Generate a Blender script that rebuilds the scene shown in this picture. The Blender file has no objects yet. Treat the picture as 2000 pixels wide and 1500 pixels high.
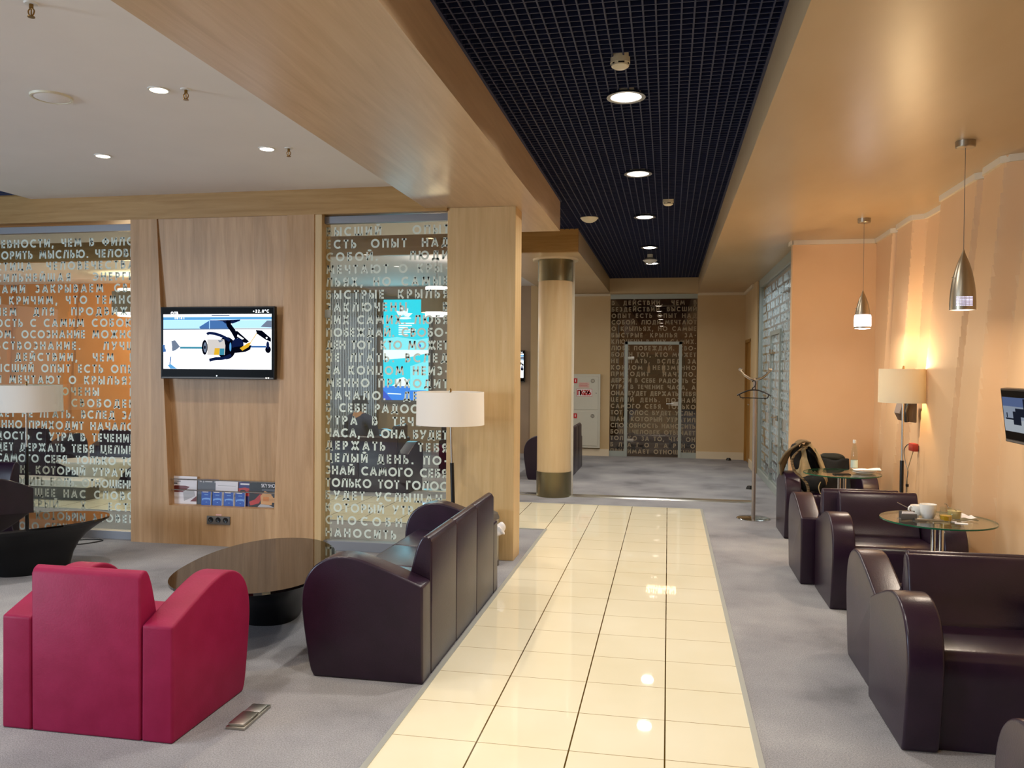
import bpy, bmesh, math, random
from mathutils import Vector, Matrix
random.seed(7)
sc = bpy.context.scene
col = sc.collection
PI = math.pi

# ------------------------------------------------------------------ camera
FPX, YAW, PITCH, ROLL, CAMH = 1604.04, 0.188, -0.0199, 0.0075, 1.6234
fwd = Vector((-math.sin(YAW)*math.cos(PITCH), math.cos(YAW)*math.cos(PITCH), math.sin(PITCH)))
rgt = Vector((math.cos(YAW), math.sin(YAW), 0)); up = rgt.cross(fwd)
r2 = rgt*math.cos(ROLL) + up*math.sin(ROLL); u2 = -rgt*math.sin(ROLL) + up*math.cos(ROLL)
cd = bpy.data.cameras.new('camera'); cam = bpy.data.objects.new('camera', cd); col.objects.link(cam)
cd.sensor_width = 36.0; cd.lens = FPX/2000*36.0; cd.clip_start = 0.05; cd.clip_end = 200
cam.matrix_world = Matrix(((r2.x, u2.x, -fwd.x, 0), (r2.y, u2.y, -fwd.y, 0), (r2.z, u2.z, -fwd.z, CAMH), (0, 0, 0, 1)))
sc.camera = cam

# ------------------------------------------------------------------ world, big lights, exposure
wd = bpy.data.worlds.new('world'); sc.world = wd; wd.use_nodes = True
wd.node_tree.nodes['Background'].inputs[0].default_value = (1.0, 0.96, 0.92, 1)
wd.node_tree.nodes['Background'].inputs[1].default_value = 0.55

def area(name, loc, sx, sy, power, color, target, spread=PI, parent=None, disk=False):
    l = bpy.data.lights.new(name, 'AREA'); l.energy = power; l.color = color
    l.shape = 'DISK' if disk else 'RECTANGLE'; l.size = sx
    if not disk: l.size_y = sy
    l.spread = spread
    o = bpy.data.objects.new(name, l); col.objects.link(o); o.location = loc
    d = Vector(target) - Vector(loc)
    o.rotation_euler = d.to_track_quat('-Z', 'Y').to_euler()
    if parent: o.parent = parent
    return o
# area lights standing in for daylight from unseen windows, left lounge and far lounge
area('daylight_lounge', (-9.4, -1.6, 1.7), 2.2, 2.2, 380, (0.66, 0.82, 1.0), (-2, 4.5, 0.6))  # no window built here; set so its reflection hides behind the wood panel
area('daylight_far_lounge', (-12.8, 11.0, 1.8), 3.0, 2.2, 18, (0.85, 0.9, 1.0), (-4, 13.0, 0.9))

vs = sc.view_settings
vs.view_transform = 'Standard'; vs.look = 'None'; vs.gamma = 1; vs.use_curve_mapping = False
vs.exposure = 0.12
cy = sc.cycles
cy.use_denoising = True
cy.max_bounces = 10; cy.diffuse_bounces = 5; cy.glossy_bounces = 4; cy.transmission_bounces = 8; cy.transparent_max_bounces = 24
cy.caustics_reflective = False; cy.caustics_refractive = False
cy.sample_clamp_indirect = 6.0

# ------------------------------------------------------------------ materials
def lin(h):
    h = h.lstrip('#'); c = [int(h[i:i+2], 16)/255 for i in (0, 2, 4)]
    return tuple((x/12.92 if x <= 0.04045 else ((x+0.055)/1.055)**2.4) for x in c) + (1.0,)
def mat(name, color, rough=0.5, metal=0.0, spec=0.5, emit=None, estr=0.0, coat=0.0):
    m = bpy.data.materials.new(name); m.use_nodes = True
    b = m.node_tree.nodes['Principled BSDF']
    b.inputs['Base Color'].default_value = lin(color) if isinstance(color, str) else color
    b.inputs['Roughness'].default_value = rough; b.inputs['Metallic'].default_value = metal
    b.inputs['Specular IOR Level'].default_value = spec
    if coat: b.inputs['Coat Weight'].default_value = coat; b.inputs['Coat Roughness'].default_value = 0.15
    if emit:
        b.inputs['Emission Color'].default_value = lin(emit); b.inputs['Emission Strength'].default_value = estr
    return m
def nodes(m): return m.node_tree.nodes, m.node_tree.links, m.node_tree.nodes['Principled BSDF']
def noise_mat(name, stops, scale=(1, 1, 1), nscale=5, detail=4, rough=0.5, spec=0.4, bump=0.0, bscale=None, bdist=0.01, distort=0.0, bstretch=None, object_space=False, speck=0):
    m = mat(name, '#808080', rough, 0, spec); n, l, b = nodes(m)
    g = n.new('ShaderNodeTexCoord' if object_space else 'ShaderNodeNewGeometry'); mp = n.new('ShaderNodeMapping')
    src = g.outputs['Object' if object_space else 'Position']
    mp.inputs['Scale'].default_value = scale
    t = n.new('ShaderNodeTexNoise'); t.inputs['Scale'].default_value = nscale; t.inputs['Detail'].default_value = detail
    t.inputs['Distortion'].default_value = distort
    r = n.new('ShaderNodeValToRGB'); cr = r.color_ramp
    while len(cr.elements) < len(stops): cr.elements.new(0.5)
    for e, (p, c) in zip(cr.elements, stops): e.position = p; e.color = lin(c)
    l.new(src, mp.inputs[0]); l.new(mp.outputs[0], t.inputs['Vector']); l.new(t.outputs['Fac'], r.inputs[0]); l.new(r.outputs[0], b.inputs['Base Color'])
    if speck:   # fine pile grain
        t3 = n.new('ShaderNodeTexNoise'); t3.inputs['Scale'].default_value = speck; t3.inputs['Detail'].default_value = 2; l.new(src, t3.inputs['Vector'])
        mr = n.new('ShaderNodeMapRange'); mr.inputs[1].default_value = 0.3; mr.inputs[2].default_value = 0.7; mr.inputs[3].default_value = 0.72; mr.inputs[4].default_value = 1.2
        hs = n.new('ShaderNodeHueSaturation'); l.new(t3.outputs['Fac'], mr.inputs[0]); l.new(mr.outputs[0], hs.inputs['Value']); l.new(r.outputs[0], hs.inputs['Color']); l.new(hs.outputs[0], b.inputs['Base Color'])
    if bump:
        t2 = n.new('ShaderNodeTexNoise'); t2.inputs['Scale'].default_value = bscale or nscale; t2.inputs['Detail'].default_value = 3
        bp = n.new('ShaderNodeBump'); bp.inputs['Strength'].default_value = bump; bp.inputs['Distance'].default_value = bdist
        if bstretch:
            mp2 = n.new('ShaderNodeMapping'); mp2.inputs['Scale'].default_value = bstretch
            l.new(src, mp2.inputs[0]); l.new(mp2.outputs[0], t2.inputs['Vector'])
        else: l.new(src, t2.inputs['Vector'])
        l.new(t2.outputs['Fac'], bp.inputs['Height']); l.new(bp.outputs[0], b.inputs['Normal'])
    return m
def wood(name, axis, a, c, d, plank=0.0, rough=0.42, along='x'):
    """oak veneer; grain runs along axis; optional plank-to-plank tone steps of the given width across `along`"""
    st = {'x': (0.55, 9, 9), 'y': (9, 0.55, 9), 'z': (9, 9, 0.55)}[axis]
    m = mat(name, '#808080', rough, 0, 0.35); n, l, b = nodes(m)
    g = n.new('ShaderNodeNewGeometry'); mp = n.new('ShaderNodeMapping'); mp.inputs['Scale'].default_value = st
    t = n.new('ShaderNodeTexNoise'); t.inputs['Scale'].default_value = 2.2; t.inputs['Detail'].default_value = 7; t.inputs['Roughness'].default_value = 0.65; t.inputs['Distortion'].default_value = 0.5
    r = n.new('ShaderNodeValToRGB'); cr = r.color_ramp; cr.elements.new(0.5)
    for e, (p, q) in zip(cr.elements, ((0.28, a), (0.5, c), (0.72, d))): e.position = p; e.color = lin(q)
    l.new(g.outputs['Position'], mp.inputs[0]); l.new(mp.outputs[0], t.inputs['Vector']); l.new(t.outputs['Fac'], r.inputs[0])
    outc = r.outputs[0]
    if plank:
        sp = n.new('ShaderNodeSeparateXYZ'); dv = n.new('ShaderNodeMath'); dv.operation = 'DIVIDE'; dv.inputs[1].default_value = plank
        fl = n.new('ShaderNodeMath'); fl.operation = 'FLOOR'; wn = n.new('ShaderNodeTexWhiteNoise'); wn.noise_dimensions = '1D'
        mr = n.new('ShaderNodeMapRange'); mr.inputs[3].default_value = 0.90; mr.inputs[4].default_value = 1.06
        hs = n.new('ShaderNodeHueSaturation')
        l.new(g.outputs['Position'], sp.inputs[0]); l.new(sp.outputs['XYZ'.index(along.upper())], dv.inputs[0]); l.new(dv.outputs[0], fl.inputs[0])
        l.new(fl.outputs[0], wn.inputs['W']); l.new(wn.outputs['Value'], mr.inputs[0]); l.new(mr.outputs[0], hs.inputs['Value']); l.new(outc, hs.inputs['Color']); outc = hs.outputs[0]
    l.new(outc, b.inputs['Base Color'])
    return m
M = {}
M['oak_v'] = wood('oak_vertical', 'z', '#a37f57', '#b48f67', '#c19d75', plank=0.125)
M['oak_pillar'] = wood('oak_pillar', 'z', '#bd9f70', '#c9ab7c', '#d1b589')
M['oak_h'] = wood('oak_horizontal', 'x', '#98723f', '#a8834f', '#b4905c')
M['oak_soffit'] = wood('oak_soffit', 'y', '#b69a79', '#c2a686', '#ccb293', rough=0.3)
M['oak_door'] = wood('oak_door', 'z', '#8a6028', '#a07434', '#b08440')
M['column'] = noise_mat('column_veneer', [(0.3, '#d4b98f'), (0.7, '#dcc49c')], (6, 6, 0.6), 3, rough=0.4)
M['white_paint'] = noise_mat('white_paint', [(0.3, '#e4ded8'), (0.7, '#e8e2dc')], nscale=2, rough=0.7, spec=0.3)
M['sand'] = noise_mat('sand_plaster', [(0.25, '#b69b74'), (0.5, '#bfa57f'), (0.8, '#c8b08d')], (1.6, 0.5, 1), 1.4, detail=5, rough=0.32, spec=0.45, bump=0.06, bscale=5, bstretch=(2.2, 0.6, 1))
M['peach'] = noise_mat('peach_plaster', [(0.3, '#dab286'), (0.7, '#e0ba90')], nscale=1.2, rough=0.6, spec=0.25)
M['beige'] = noise_mat('beige_wall', [(0.3, '#c6ab82'), (0.7, '#ccb38c')], nscale=1.5, rough=0.65, spec=0.25)
M['orange'] = noise_mat('orange_wall', [(0.3, '#cc884e'), (0.7, '#d4945c')], nscale=1.2, rough=0.7)
M['cornice'] = mat('cornice_paint', '#d9cbb2', 0.6)
M['carpet'] = noise_mat('carpet', [(0.28, '#77767a'), (0.43, '#939296'), (0.57, '#9f9ea1'), (0.74, '#aeadaf')], (1, 1, 1), 1.5, detail=12, rough=0.95, spec=0.05, bump=0.6, bscale=240, bdist=0.005, speck=160)
M['steel'] = mat('brushed_steel', '#b9b5ac', 0.32, 1.0)
M['pend_steel'] = mat('pendant_metal', '#aca290', 0.34, 1.0)
M['chrome'] = mat('chrome', '#d9d9d6', 0.12, 1.0)
M['band'] = mat('column_band_steel', '#8d8468', 0.35, 1.0)
M['alu'] = mat('aluminium', '#c8c8c4', 0.35, 1.0)
M['alu_grey'] = mat('painted_aluminium', '#a8b0ac', 0.4, 0.2)
M['rail_grey'] = mat('rail_grey', '#84858a', 0.45, 0.3)
M['strip'] = mat('strip_grey', '#b3b4ad', 0.4, 0.3)
M['navy'] = mat('navy_grid', '#1c2548', 0.5, 0.2)
M['void'] = mat('plenum_black', '#090a10', 0.9)
M['black'] = mat('black_plastic', '#0c0c0e', 0.35)
M['gloss_black'] = mat('gloss_black', '#040405', 0.35, 0, 0.04)
M['hull'] = mat('black_lacquer', '#0a0a0c', 0.3, 0, 0.4)
M['tabletop'] = mat('smoked_glass_top', '#0d0a08', 0.03, 0, 0.9)
M['white_lacquer'] = mat('white_lacquer', '#d8d6d0', 0.25)
M['white_plastic'] = mat('white_plastic', '#dcdad2', 0.4)
M['cream_plastic'] = mat('cream_plastic', '#d8d2bc', 0.45)
M['ceramic'] = mat('white_ceramic', '#eeebe4', 0.15, 0, 0.6)
M['paper'] = mat('paper_white', '#e6e2e2', 0.7)
M['grey_plastic'] = mat('grey_plastic', '#5c5854', 0.5)
M['brass'] = mat('brass', '#8d6d3c', 0.3, 1.0)
M['red_paint'] = mat('red_paint', '#c01f24', 0.5)
M['red_plug'] = mat('red_plastic', '#9a2c20', 0.45)
M['cab_white'] = mat('cabinet_white', '#c9c6b8', 0.5)
M['bag_white'] = mat('white_film', '#e8e4e4', 0.5)
def leather(name, c1, c2, rough, spec=0.5):
    return noise_mat(name, [(0.35, c1), (0.65, c2)], nscale=9, detail=3, rough=rough, spec=spec, bump=0.18, bscale=140, bdist=0.003, object_space=True)
M['plum'] = leather('plum_leather', '#221223', '#281629', 0.30)
M['redl'] = leather('crimson_leather', '#8a143e', '#921a45', 0.5, 0.22)
M['khaki'] = noise_mat('khaki_canvas', [(0.3, '#9a8560'), (0.7, '#b29c74')], nscale=14, rough=0.9, bump=0.4, bscale=30, bdist=0.01)
M['khaki_dark'] = mat('khaki_dark', '#6b5a40', 0.9)
M['black_cloth'] = noise_mat('black_cloth', [(0.3, '#101112'), (0.7, '#1a1b1c')], nscale=12, rough=0.85)
M['green_cloth'] = noise_mat('dark_green_cloth', [(0.3, '#1e211c'), (0.7, '#2a2d26')], nscale=10, rough=0.8, bump=0.4, bscale=20)
def emis(name, c, s):
    m = bpy.data.materials.new(name); m.use_nodes = True; n = m.node_tree.nodes; n.clear()
    e = n.new('ShaderNodeEmission'); e.inputs[0].default_value = lin(c); e.inputs[1].default_value = s
    o = n.new('ShaderNodeOutputMaterial'); m.node_tree.links.new(e.outputs[0], o.inputs[0]); return m
M['lamp_cool'] = emis('lamp_glow', '#fff4e6', 14)
M['lamp_warm'] = emis('lamp_glow_warm', '#ffe9b8', 16)
M['dot_glow'] = emis('perforation_glow', '#e4dcff', 1.6)
M['pend_glow'] = emis('pendant_glow', '#fff0ee', 12)
def glassmat(name, tint, f0, rough=0.0):
    """thin clear sheet: straight-through view plus a mirror share that grows towards grazing angles"""
    m = bpy.data.materials.new(name); m.use_nodes = True; n = m.node_tree.nodes; l = m.node_tree.links; n.clear()
    t = n.new('ShaderNodeBsdfTransparent'); t.inputs[0].default_value = lin(tint)
    g = n.new('ShaderNodeBsdfGlossy'); g.inputs['Roughness'].default_value = rough; g.inputs[0].default_value = (1, 1, 1, 1)
    lw = n.new('ShaderNodeLayerWeight'); lw.inputs[0].default_value = 0.5
    pw = n.new('ShaderNodeMath'); pw.operation = 'POWER'; pw.inputs[1].default_value = 5.0
    mr = n.new('ShaderNodeMapRange'); mr.inputs[3].default_value = f0; mr.inputs[4].default_value = 0.85
    mx = n.new('ShaderNodeMixShader'); o = n.new('ShaderNodeOutputMaterial')
    l.new(lw.outputs['Facing'], pw.inputs[0]); l.new(pw.outputs[0], mr.inputs[0]); l.new(mr.outputs[0], mx.inputs[0])
    l.new(t.outputs[0], mx.inputs[1]); l.new(g.outputs[0], mx.inputs[2]); l.new(mx.outputs[0], o.inputs[0])
    return m
M['pane'] = glassmat('window_glass', '#f4f8f5', 0.05)
M['pane_far'] = glassmat('window_glass_bronze', '#e0d4c6', 0.075)
M['pane_side'] = glassmat('window_glass_side', '#e8eeee', 0.05)
M['clear'] = glassmat('clear_glass', '#f2f9f5', 0.035)
M['glass_edge'] = mat('glass_edge_green', '#1f5a40', 0.1)
M['clear_thin'] = glassmat('clear_thin_glass', '#fafcfb', 0.015)
M['tea'] = mat('yellow_tea', '#c8961e', 0.1)
def translucent(name, c, mixf, rough=0.8, through=None):
    m = bpy.data.materials.new(name); m.use_nodes = True; n = m.node_tree.nodes; l = m.node_tree.links; n.clear()
    d = n.new('ShaderNodeBsdfDiffuse'); d.inputs[0].default_value = lin(c)
    t = n.new('ShaderNodeBsdfTranslucent'); t.inputs[0].default_value = lin(through or c)
    mx = n.new('ShaderNodeMixShader'); mx.inputs[0].default_value = mixf; o = n.new('ShaderNodeOutputMaterial')
    l.new(d.outputs[0], mx.inputs[1]); l.new(t.outputs[0], mx.inputs[2]); l.new(mx.outputs[0], o.inputs[0]); return m
M['frost'] = translucent('frosted_film', '#e0ebe2', 0.18)
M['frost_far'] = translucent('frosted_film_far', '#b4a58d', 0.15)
M['frost_blue'] = translucent('frosted_film_pale', '#c9d6da', 0.35)
M['shade_white'] = translucent('shade_fabric', '#fbf6ee', 0.25)
M['shade_cream'] = translucent('shade_fabric_cream', '#e8dcc0', 0.12)
M['drum'] = translucent('drum_fabric', '#9a9284', 0.15)
# tiled floor: cream glazed tiles, dark joints on a grid (joints along the hall are wider and darker)
def tile_mat():
    m = mat('cream_tiles', '#e9d6a0', 0.025, 0, 0.5); n, l, b = nodes(m)
    g = n.new('ShaderNodeNewGeometry'); sp = n.new('ShaderNodeSeparateXYZ'); l.new(g.outputs['Position'], sp.inputs[0])
    def joint(out, off, pitch, half):
        a = n.new('ShaderNodeMath'); a.operation = 'SUBTRACT'; a.inputs[1].default_value = off - 50*pitch; l.new(out, a.inputs[0])
        q = n.new('ShaderNodeMath'); q.operation = 'MODULO'; q.inputs[1].default_value = pitch; l.new(a.outputs[0], q.inputs[0])
        s = n.new('ShaderNodeMath'); s.operation = 'SUBTRACT'; s.inputs[1].default_value = pitch/2; l.new(q.outputs[0], s.inputs[0])
        ab = n.new('ShaderNodeMath'); ab.operation = 'ABSOLUTE'; l.new(s.outputs[0], ab.inputs[0])
        gt = n.new('ShaderNodeMath'); gt.operation = 'GREATER_THAN'; gt.inputs[1].default_value = pitch/2 - half; l.new(ab.outputs[0], gt.inputs[0])
        return gt.outputs[0]
    jx = joint(sp.outputs[0], 0.0025, 0.4, 0.0034); jy = joint(sp.outputs[1], 3.433, 0.3897, 0.0022)
    t = n.new('ShaderNodeTexNoise'); t.inputs['Scale'].default_value = 1.3; t.inputs['Detail'].default_value = 5; l.new(g.outputs['Position'], t.inputs['Vector'])
    r = n.new('ShaderNodeValToRGB'); r.color_ramp.elements[0].position = 0.3; r.color_ramp.elements[0].color = lin('#e8dec0'); r.color_ramp.elements[1].position = 0.7; r.color_ramp.elements[1].color = lin('#efe7ce'); l.new(t.outputs['Fac'], r.inputs[0])
    m1 = n.new('ShaderNodeMix'); m1.data_type = 'RGBA'; m1.inputs['B'].default_value = lin('#a08a5c'); l.new(jy, m1.inputs['Factor']); l.new(r.outputs[0], m1.inputs['A'])
    m2 = n.new('ShaderNodeMix'); m2.data_type = 'RGBA'; m2.inputs['B'].default_value = lin('#54401c'); l.new(jx, m2.inputs['Factor']); l.new(m1.outputs['Result'], m2.inputs['A'])
    l.new(m2.outputs['Result'], b.inputs['Base Color'])
    return m
M['tile'] = tile_mat()

# ------------------------------------------------------------------ mesh helpers
class MB:
    def __init__(s): s.v = []; s.f = []; s.mi = []
    def add(s, vs, fs, mi=0):
        o = len(s.v); s.v += [tuple(v) for v in vs]; s.f += [tuple(i+o for i in f) for f in fs]; s.mi += [mi]*len(fs); return s
    def box(s, x0, x1, y0, y1, z0, z1, mi=0):
        return s.add([(x0, y0, z0), (x1, y0, z0), (x1, y1, z0), (x0, y1, z0), (x0, y0, z1), (x1, y0, z1), (x1, y1, z1), (x0, y1, z1)],
                     [(0, 3, 2, 1), (4, 5, 6, 7), (0, 1, 5, 4), (1, 2, 6, 5), (2, 3, 7, 6), (3, 0, 4, 7)], mi)
    def prism(s, poly, axis, a, b, mi=0):
        n = len(poly)
        def P(p, t): return {'x': (t, p[0], p[1]), 'y': (p[0], t, p[1]), 'z': (p[0], p[1], t)}[axis]
        vs = [P(p, a) for p in poly] + [P(p, b) for p in poly]
        fs = [tuple(range(n)), tuple(range(2*n-1, n-1, -1))] + [(i, (i+1) % n, n+(i+1) % n, n+i) for i in range(n)]
        return s.add(vs, fs, mi)
    def lathe(s, prof, c=(0, 0, 0), seg=32, mi=0, sx=1, sy=1, closed=False):
        vs = []; n = len(prof)
        for k in range(seg):
            a = 2*PI*k/seg
            for r, z in prof: vs.append((c[0]+r*sx*math.cos(a), c[1]+r*sy*math.sin(a), c[2]+z))
        fs = []
        for k in range(seg):
            k2 = (k+1) % seg
            for i in range(n-1 if not closed else n):
                j = (i+1) % n
                fs.append((k*n+i, k2*n+i, k2*n+j, k*n+j))
        return s.add(vs, fs, mi)
    def tube(s, path, r, seg=10, mi=0, cap=True):
        path = [Vector(p) for p in path]; n = len(path); rr = r if isinstance(r, (list, tuple)) else [r]*n
        vs = []; ref = None
        for i, p in enumerate(path):
            t = (path[min(i+1, n-1)] - path[max(i-1, 0)]).normalized()
            if ref is None: ref = Vector((0, 0, 1)) if abs(t.z) < 0.9 else Vector((1, 0, 0))
            a = t.cross(ref).normalized(); b = a.cross(t).normalized(); ref = b
            for k in range(seg):
                q = 2*PI*k/seg; vs.append(p + (a*math.cos(q) + b*math.sin(q))*rr[i])
        fs = [(i*seg+k, i*seg+(k+1) % seg, (i+1)*seg+(k+1) % seg, (i+1)*seg+k) for i in range(n-1) for k in range(seg)]
        if cap: fs += [tuple(range(seg-1, -1, -1)), tuple((n-1)*seg+k for k in range(seg))]
        return s.add(vs, fs, mi)
    def poly(s, pts, mi=0): return s.add(pts, [tuple(range(len(pts)))], mi)
    def grid(s, fn, nu, nv, mi=0):
        vs = [fn(i/nu, j/nv) for j in range(nv+1) for i in range(nu+1)]
        return s.add(vs, [(j*(nu+1)+i, j*(nu+1)+i+1, (j+1)*(nu+1)+i+1, (j+1)*(nu+1)+i) for j in range(nv) for i in range(nu)], mi)
    def build(s, name, mats, parent=None, bevel=0.0, segs=2, ang=35, smooth=True, recalc=True, weld=False, subdiv=0):
        me = bpy.data.meshes.new(name); me.from_pydata(s.v, [], s.f)
        ml = mats if isinstance(mats, (list, tuple)) else [mats]
        for m in ml: me.materials.append(m)
        for p, i in zip(me.polygons, s.mi): p.material_index = i
        bm = bmesh.new(); bm.from_mesh(me)
        if weld: bmesh.ops.remove_doubles(bm, verts=bm.verts, dist=1e-5)
        if recalc: bmesh.ops.recalc_face_normals(bm, faces=bm.faces)
        th = math.radians(ang)
        if bevel:
            es = [e for e in bm.edges if len(e.link_faces) == 2 and e.calc_face_angle(0) > math.radians(48)]
            bmesh.ops.bevel(bm, geom=es, offset=bevel, segments=segs, profile=0.6, affect='EDGES', clamp_overlap=True)
        if smooth:
            for f in bm.faces: f.smooth = True
            for e in bm.edges:
                if len(e.link_faces) == 2 and e.calc_face_angle(0) > th: e.smooth = False
        bm.to_mesh(me); bm.free()
        o = bpy.data.objects.new(name, me); col.objects.link(o)
        if parent: o.parent = parent
        if subdiv:
            md = o.modifiers.new('smooth', 'SUBSURF'); md.levels = subdiv; md.render_levels = subdiv
        return o
def tag(o, label, cat, group=None):
    o['label'] = label; o['category'] = cat
    if group: o['group'] = group
    return o
def thing(name, label, cat, loc=(0, 0, 0), rz=0, group=None):
    o = bpy.data.objects.new(name, None); o.empty_display_size = 0.1; col.objects.link(o)
    o.location = loc; o.rotation_euler = (0, 0, rz)
    return tag(o, label, cat, group)
def struct(name, mb, m, parent=None, **k):
    o = mb.build(name, m, parent, **k)
    if parent is None: o['kind'] = 'structure'
    return o
def copy_tree(o, parent=None):
    kids = [c for c in bpy.data.objects if c.parent is o]
    c = o.copy(); col.objects.link(c)
    if parent: c.parent = parent
    for k in kids: copy_tree(k, c)
    return c
def bez(pts, n=6):
    """Catmull-Rom through open list of 2D/3D points"""
    out = []; P = [Vector(p) for p in pts]
    for i in range(len(P)-1):
        p0 = P[max(i-1, 0)]; p1 = P[i]; p2 = P[i+1]; p3 = P[min(i+2, len(P)-1)]
        for k in range(n):
            t = k/n
            out.append(0.5*((2*p1) + (p2-p0)*t + (2*p0-5*p1+4*p2-p3)*t*t + (3*p1-p0-3*p2+p3)*t**3))
    out.append(P[-1]); return [tuple(v) for v in out]

# ------------------------------------------------------------------ lettering: geometric capitals drawn as strokes
def arc(cx, cy, rx, ry, a0, a1, n=12):
    return [(cx+rx*math.cos(math.radians(a0+(a1-a0)*k/n)), cy+ry*math.sin(math.radians(a0+(a1-a0)*k/n))) for k in range(n+1)]
S = lambda x: [(x, 0), (x, 1)]
H = lambda x0, x1, y: [(x0, y), (x1, y)]
GL = {
 'А': (.86, [[(.09, 0), (.43, .98)], [(.43, .98), (.77, 0)], H(.22, .64, .27)]),
 'Б': (.62, [S(.1), H(.1, .56, .9), [(.1, .56), (.3, .56)]+arc(.3, .33, .22, .23, 90, -90)+[(.1, .1)]]),
 'В': (.64, [S(.1), [(.1, .9), (.28, .9)]+arc(.28, .73, .17, .17, 90, -90)+[(.1, .56)], [(.28, .56), (.32, .56)]+arc(.32, .33, .22, .23, 90, -90)+[(.1, .1)]]),
 'Г': (.52, [S(.1), H(.1, .5, .9)]),
 'Д': (.84, [H(.02, .82, .09), [(.09, -.14), (.09, .1)], [(.75, -.14), (.75, .1)], [(.22, .1), (.3, .9)], H(.22, .68, .9), S(.64)]),
 'Е': (.56, [S(.1), H(.1, .52, .9), H(.1, .5, .5), H(.1, .52, .1)]),
 'Ж': (1.08, [S(.54), [(.12, 1), (.5, .5)], [(.12, 0), (.5, .5)], [(.96, 1), (.58, .5)], [(.96, 0), (.58, .5)]]),
 'З': (.58, [arc(.24, .73, .19, .17, 150, -90), arc(.25, .33, .22, .23, 90, -150)]),
 'И': (.76, [S(.1), S(.66), [(.12, .08), (.64, .92)]]),
 'Й': (.76, [S(.1), S(.66), [(.12, .08), (.64, .92)], arc(.38, 1.26, .15, .12, 190, 350, 8)]),
 'К': (.72, [S(.1), [(.16, .48), (.6, 1)], [(.2, .54), (.64, 0)]]),
 'Л': (.76, [[(.1, 0), (.24, .95)], H(.18, .7, .9), S(.66)]),
 'М': (1.0, [[(.1, 0), (.22, .98)], [(.2, .98), (.5, .2)], [(.5, .2), (.8, .98)], [(.78, .98), (.9, 0)]]),
 'Н': (.74, [S(.1), S(.64), H(.1, .64, .52)]),
 'О': (1.0, [arc(.5, .5, .41, .41, 0, 360, 24)]),
 'П': (.74, [S(.1), S(.64), H(.1, .64, .9)]),
 'Р': (.6, [S(.1), [(.1, .9), (.3, .9)]+arc(.3, .67, .22, .23, 90, -90)+[(.1, .44)]]),
 'С': (.84, [arc(.5, .5, .41, .41, 48, 312, 20)]),
 'Т': (.58, [S(.29), H(.0, .58, .9)]),
 'У': (.76, [[(.08, 1), (.4, .4)], [(.7, 1), (.22, 0)]]),
 'Ф': (1.0, [S(.5), arc(.5, .52, .38, .27, 0, 360, 20)]),
 'Х': (.78, [[(.1, 0), (.68, 1)], [(.1, 1), (.68, 0)]]),
 'Ц': (.8, [S(.1), S(.62), H(.1, .78, .1), [(.76, .1), (.76, -.14)]]),
 'Ч': (.66, [S(.56), [(.1, 1), (.1, .62)]+arc(.3, .62, .2, .18, 180, 270, 6)+[(.56, .44)]]),
 'Ш': (1.02, [S(.1), S(.51), S(.92), H(.1, .92, .1)]),
 'Щ': (1.1, [S(.1), S(.51), S(.92), H(.1, 1.08, .1), [(1.06, .1), (1.06, -.14)]]),
 'Ъ': (.72, [H(0, .24, .9), S(.22), [(.22, .56), (.42, .56)]+arc(.42, .33, .21, .23, 90, -90)+[(.22, .1)]]),
 'Ы': (.86, [S(.1), [(.1, .56), (.28, .56)]+arc(.28, .33, .2, .23, 90, -90)+[(.1, .1)], S(.76)]),
 'Ь': (.6, [S(.1), [(.1, .56), (.3, .56)]+arc(.3, .33, .21, .23, 90, -90)+[(.1, .1)]]),
 'Э': (.8, [arc(.34, .5, .4, .41, 132, -132, 20), H(.3, .72, .5)]),
 'Ю': (1.18, [S(.1), H(.1, .34, .5), arc(.7, .5, .38, .41, 0, 360, 22)]),
 'Я': (.64, [S(.54), [(.54, .9), (.32, .9)]+arc(.32, .68, .21, .22, 90, 270)+[(.54, .46)], [(.36, .46), (.1, 0)]]),
 '.': (.26, [[(.13, 0), (.13, .2)]]), ',': (.26, [[(.16, .18), (.06, -.18)]]), '-': (.4, [H(.05, .35, .45)]), '·': (.3, [H(.05, .25, .5)]),
 'S': (.6, [arc(.3, .73, .19, .17, 30, 270, 10)+arc(.3, .33, .21, .23, 90, -150, 10)]), 'K': None, 'Y': (.74, [[(.06, 1), (.37, .46)], [(.68, 1), (.37, .46)], [(.37, .5), (.37, 0)]]),
 'H': None, 'O': None, 'P': None, 'T': None, 'E': None,
 '2': (.62, [arc(.3, .68, .2, .22, 160, -30, 10)+[(.08, .1)], H(.06, .58, .1)]),
 '9': (.64, [arc(.32, .67, .21, .22, 0, 360, 16), [(.53, .67), (.3, 0)]]),
 '6': (.64, [arc(.32, .33, .21, .22, 0, 360, 16), [(.11, .33), (.36, 1)]]),
 '8': (.62, [arc(.31, .73, .18, .17, 0, 360, 14), arc(.31, .32, .21, .22, 0, 360, 14)]),
 '1': (.4, [S(.26), [(.06, .8), (.26, .95)]]), '0': (.66, [arc(.33, .5, .22, .4, 0, 360, 18)]), '4': (.66, [S(.48), H(.05, .62, .28), [(.08, .3), (.46, .96)]]),
 '+': (.6, [H(.08, .52, .45), [(.3, .23), (.3, .67)]]), '°': (.36, [arc(.18, .82, .11, .11, 0, 360, 10)]), ':': (.26, [[(.13, .1), (.13, .28)], [(.13, .5), (.13, .68)]]),
}
for a, b in zip('KHOPTE', 'КНОРТЕ'): GL[a] = GL[b]
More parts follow.
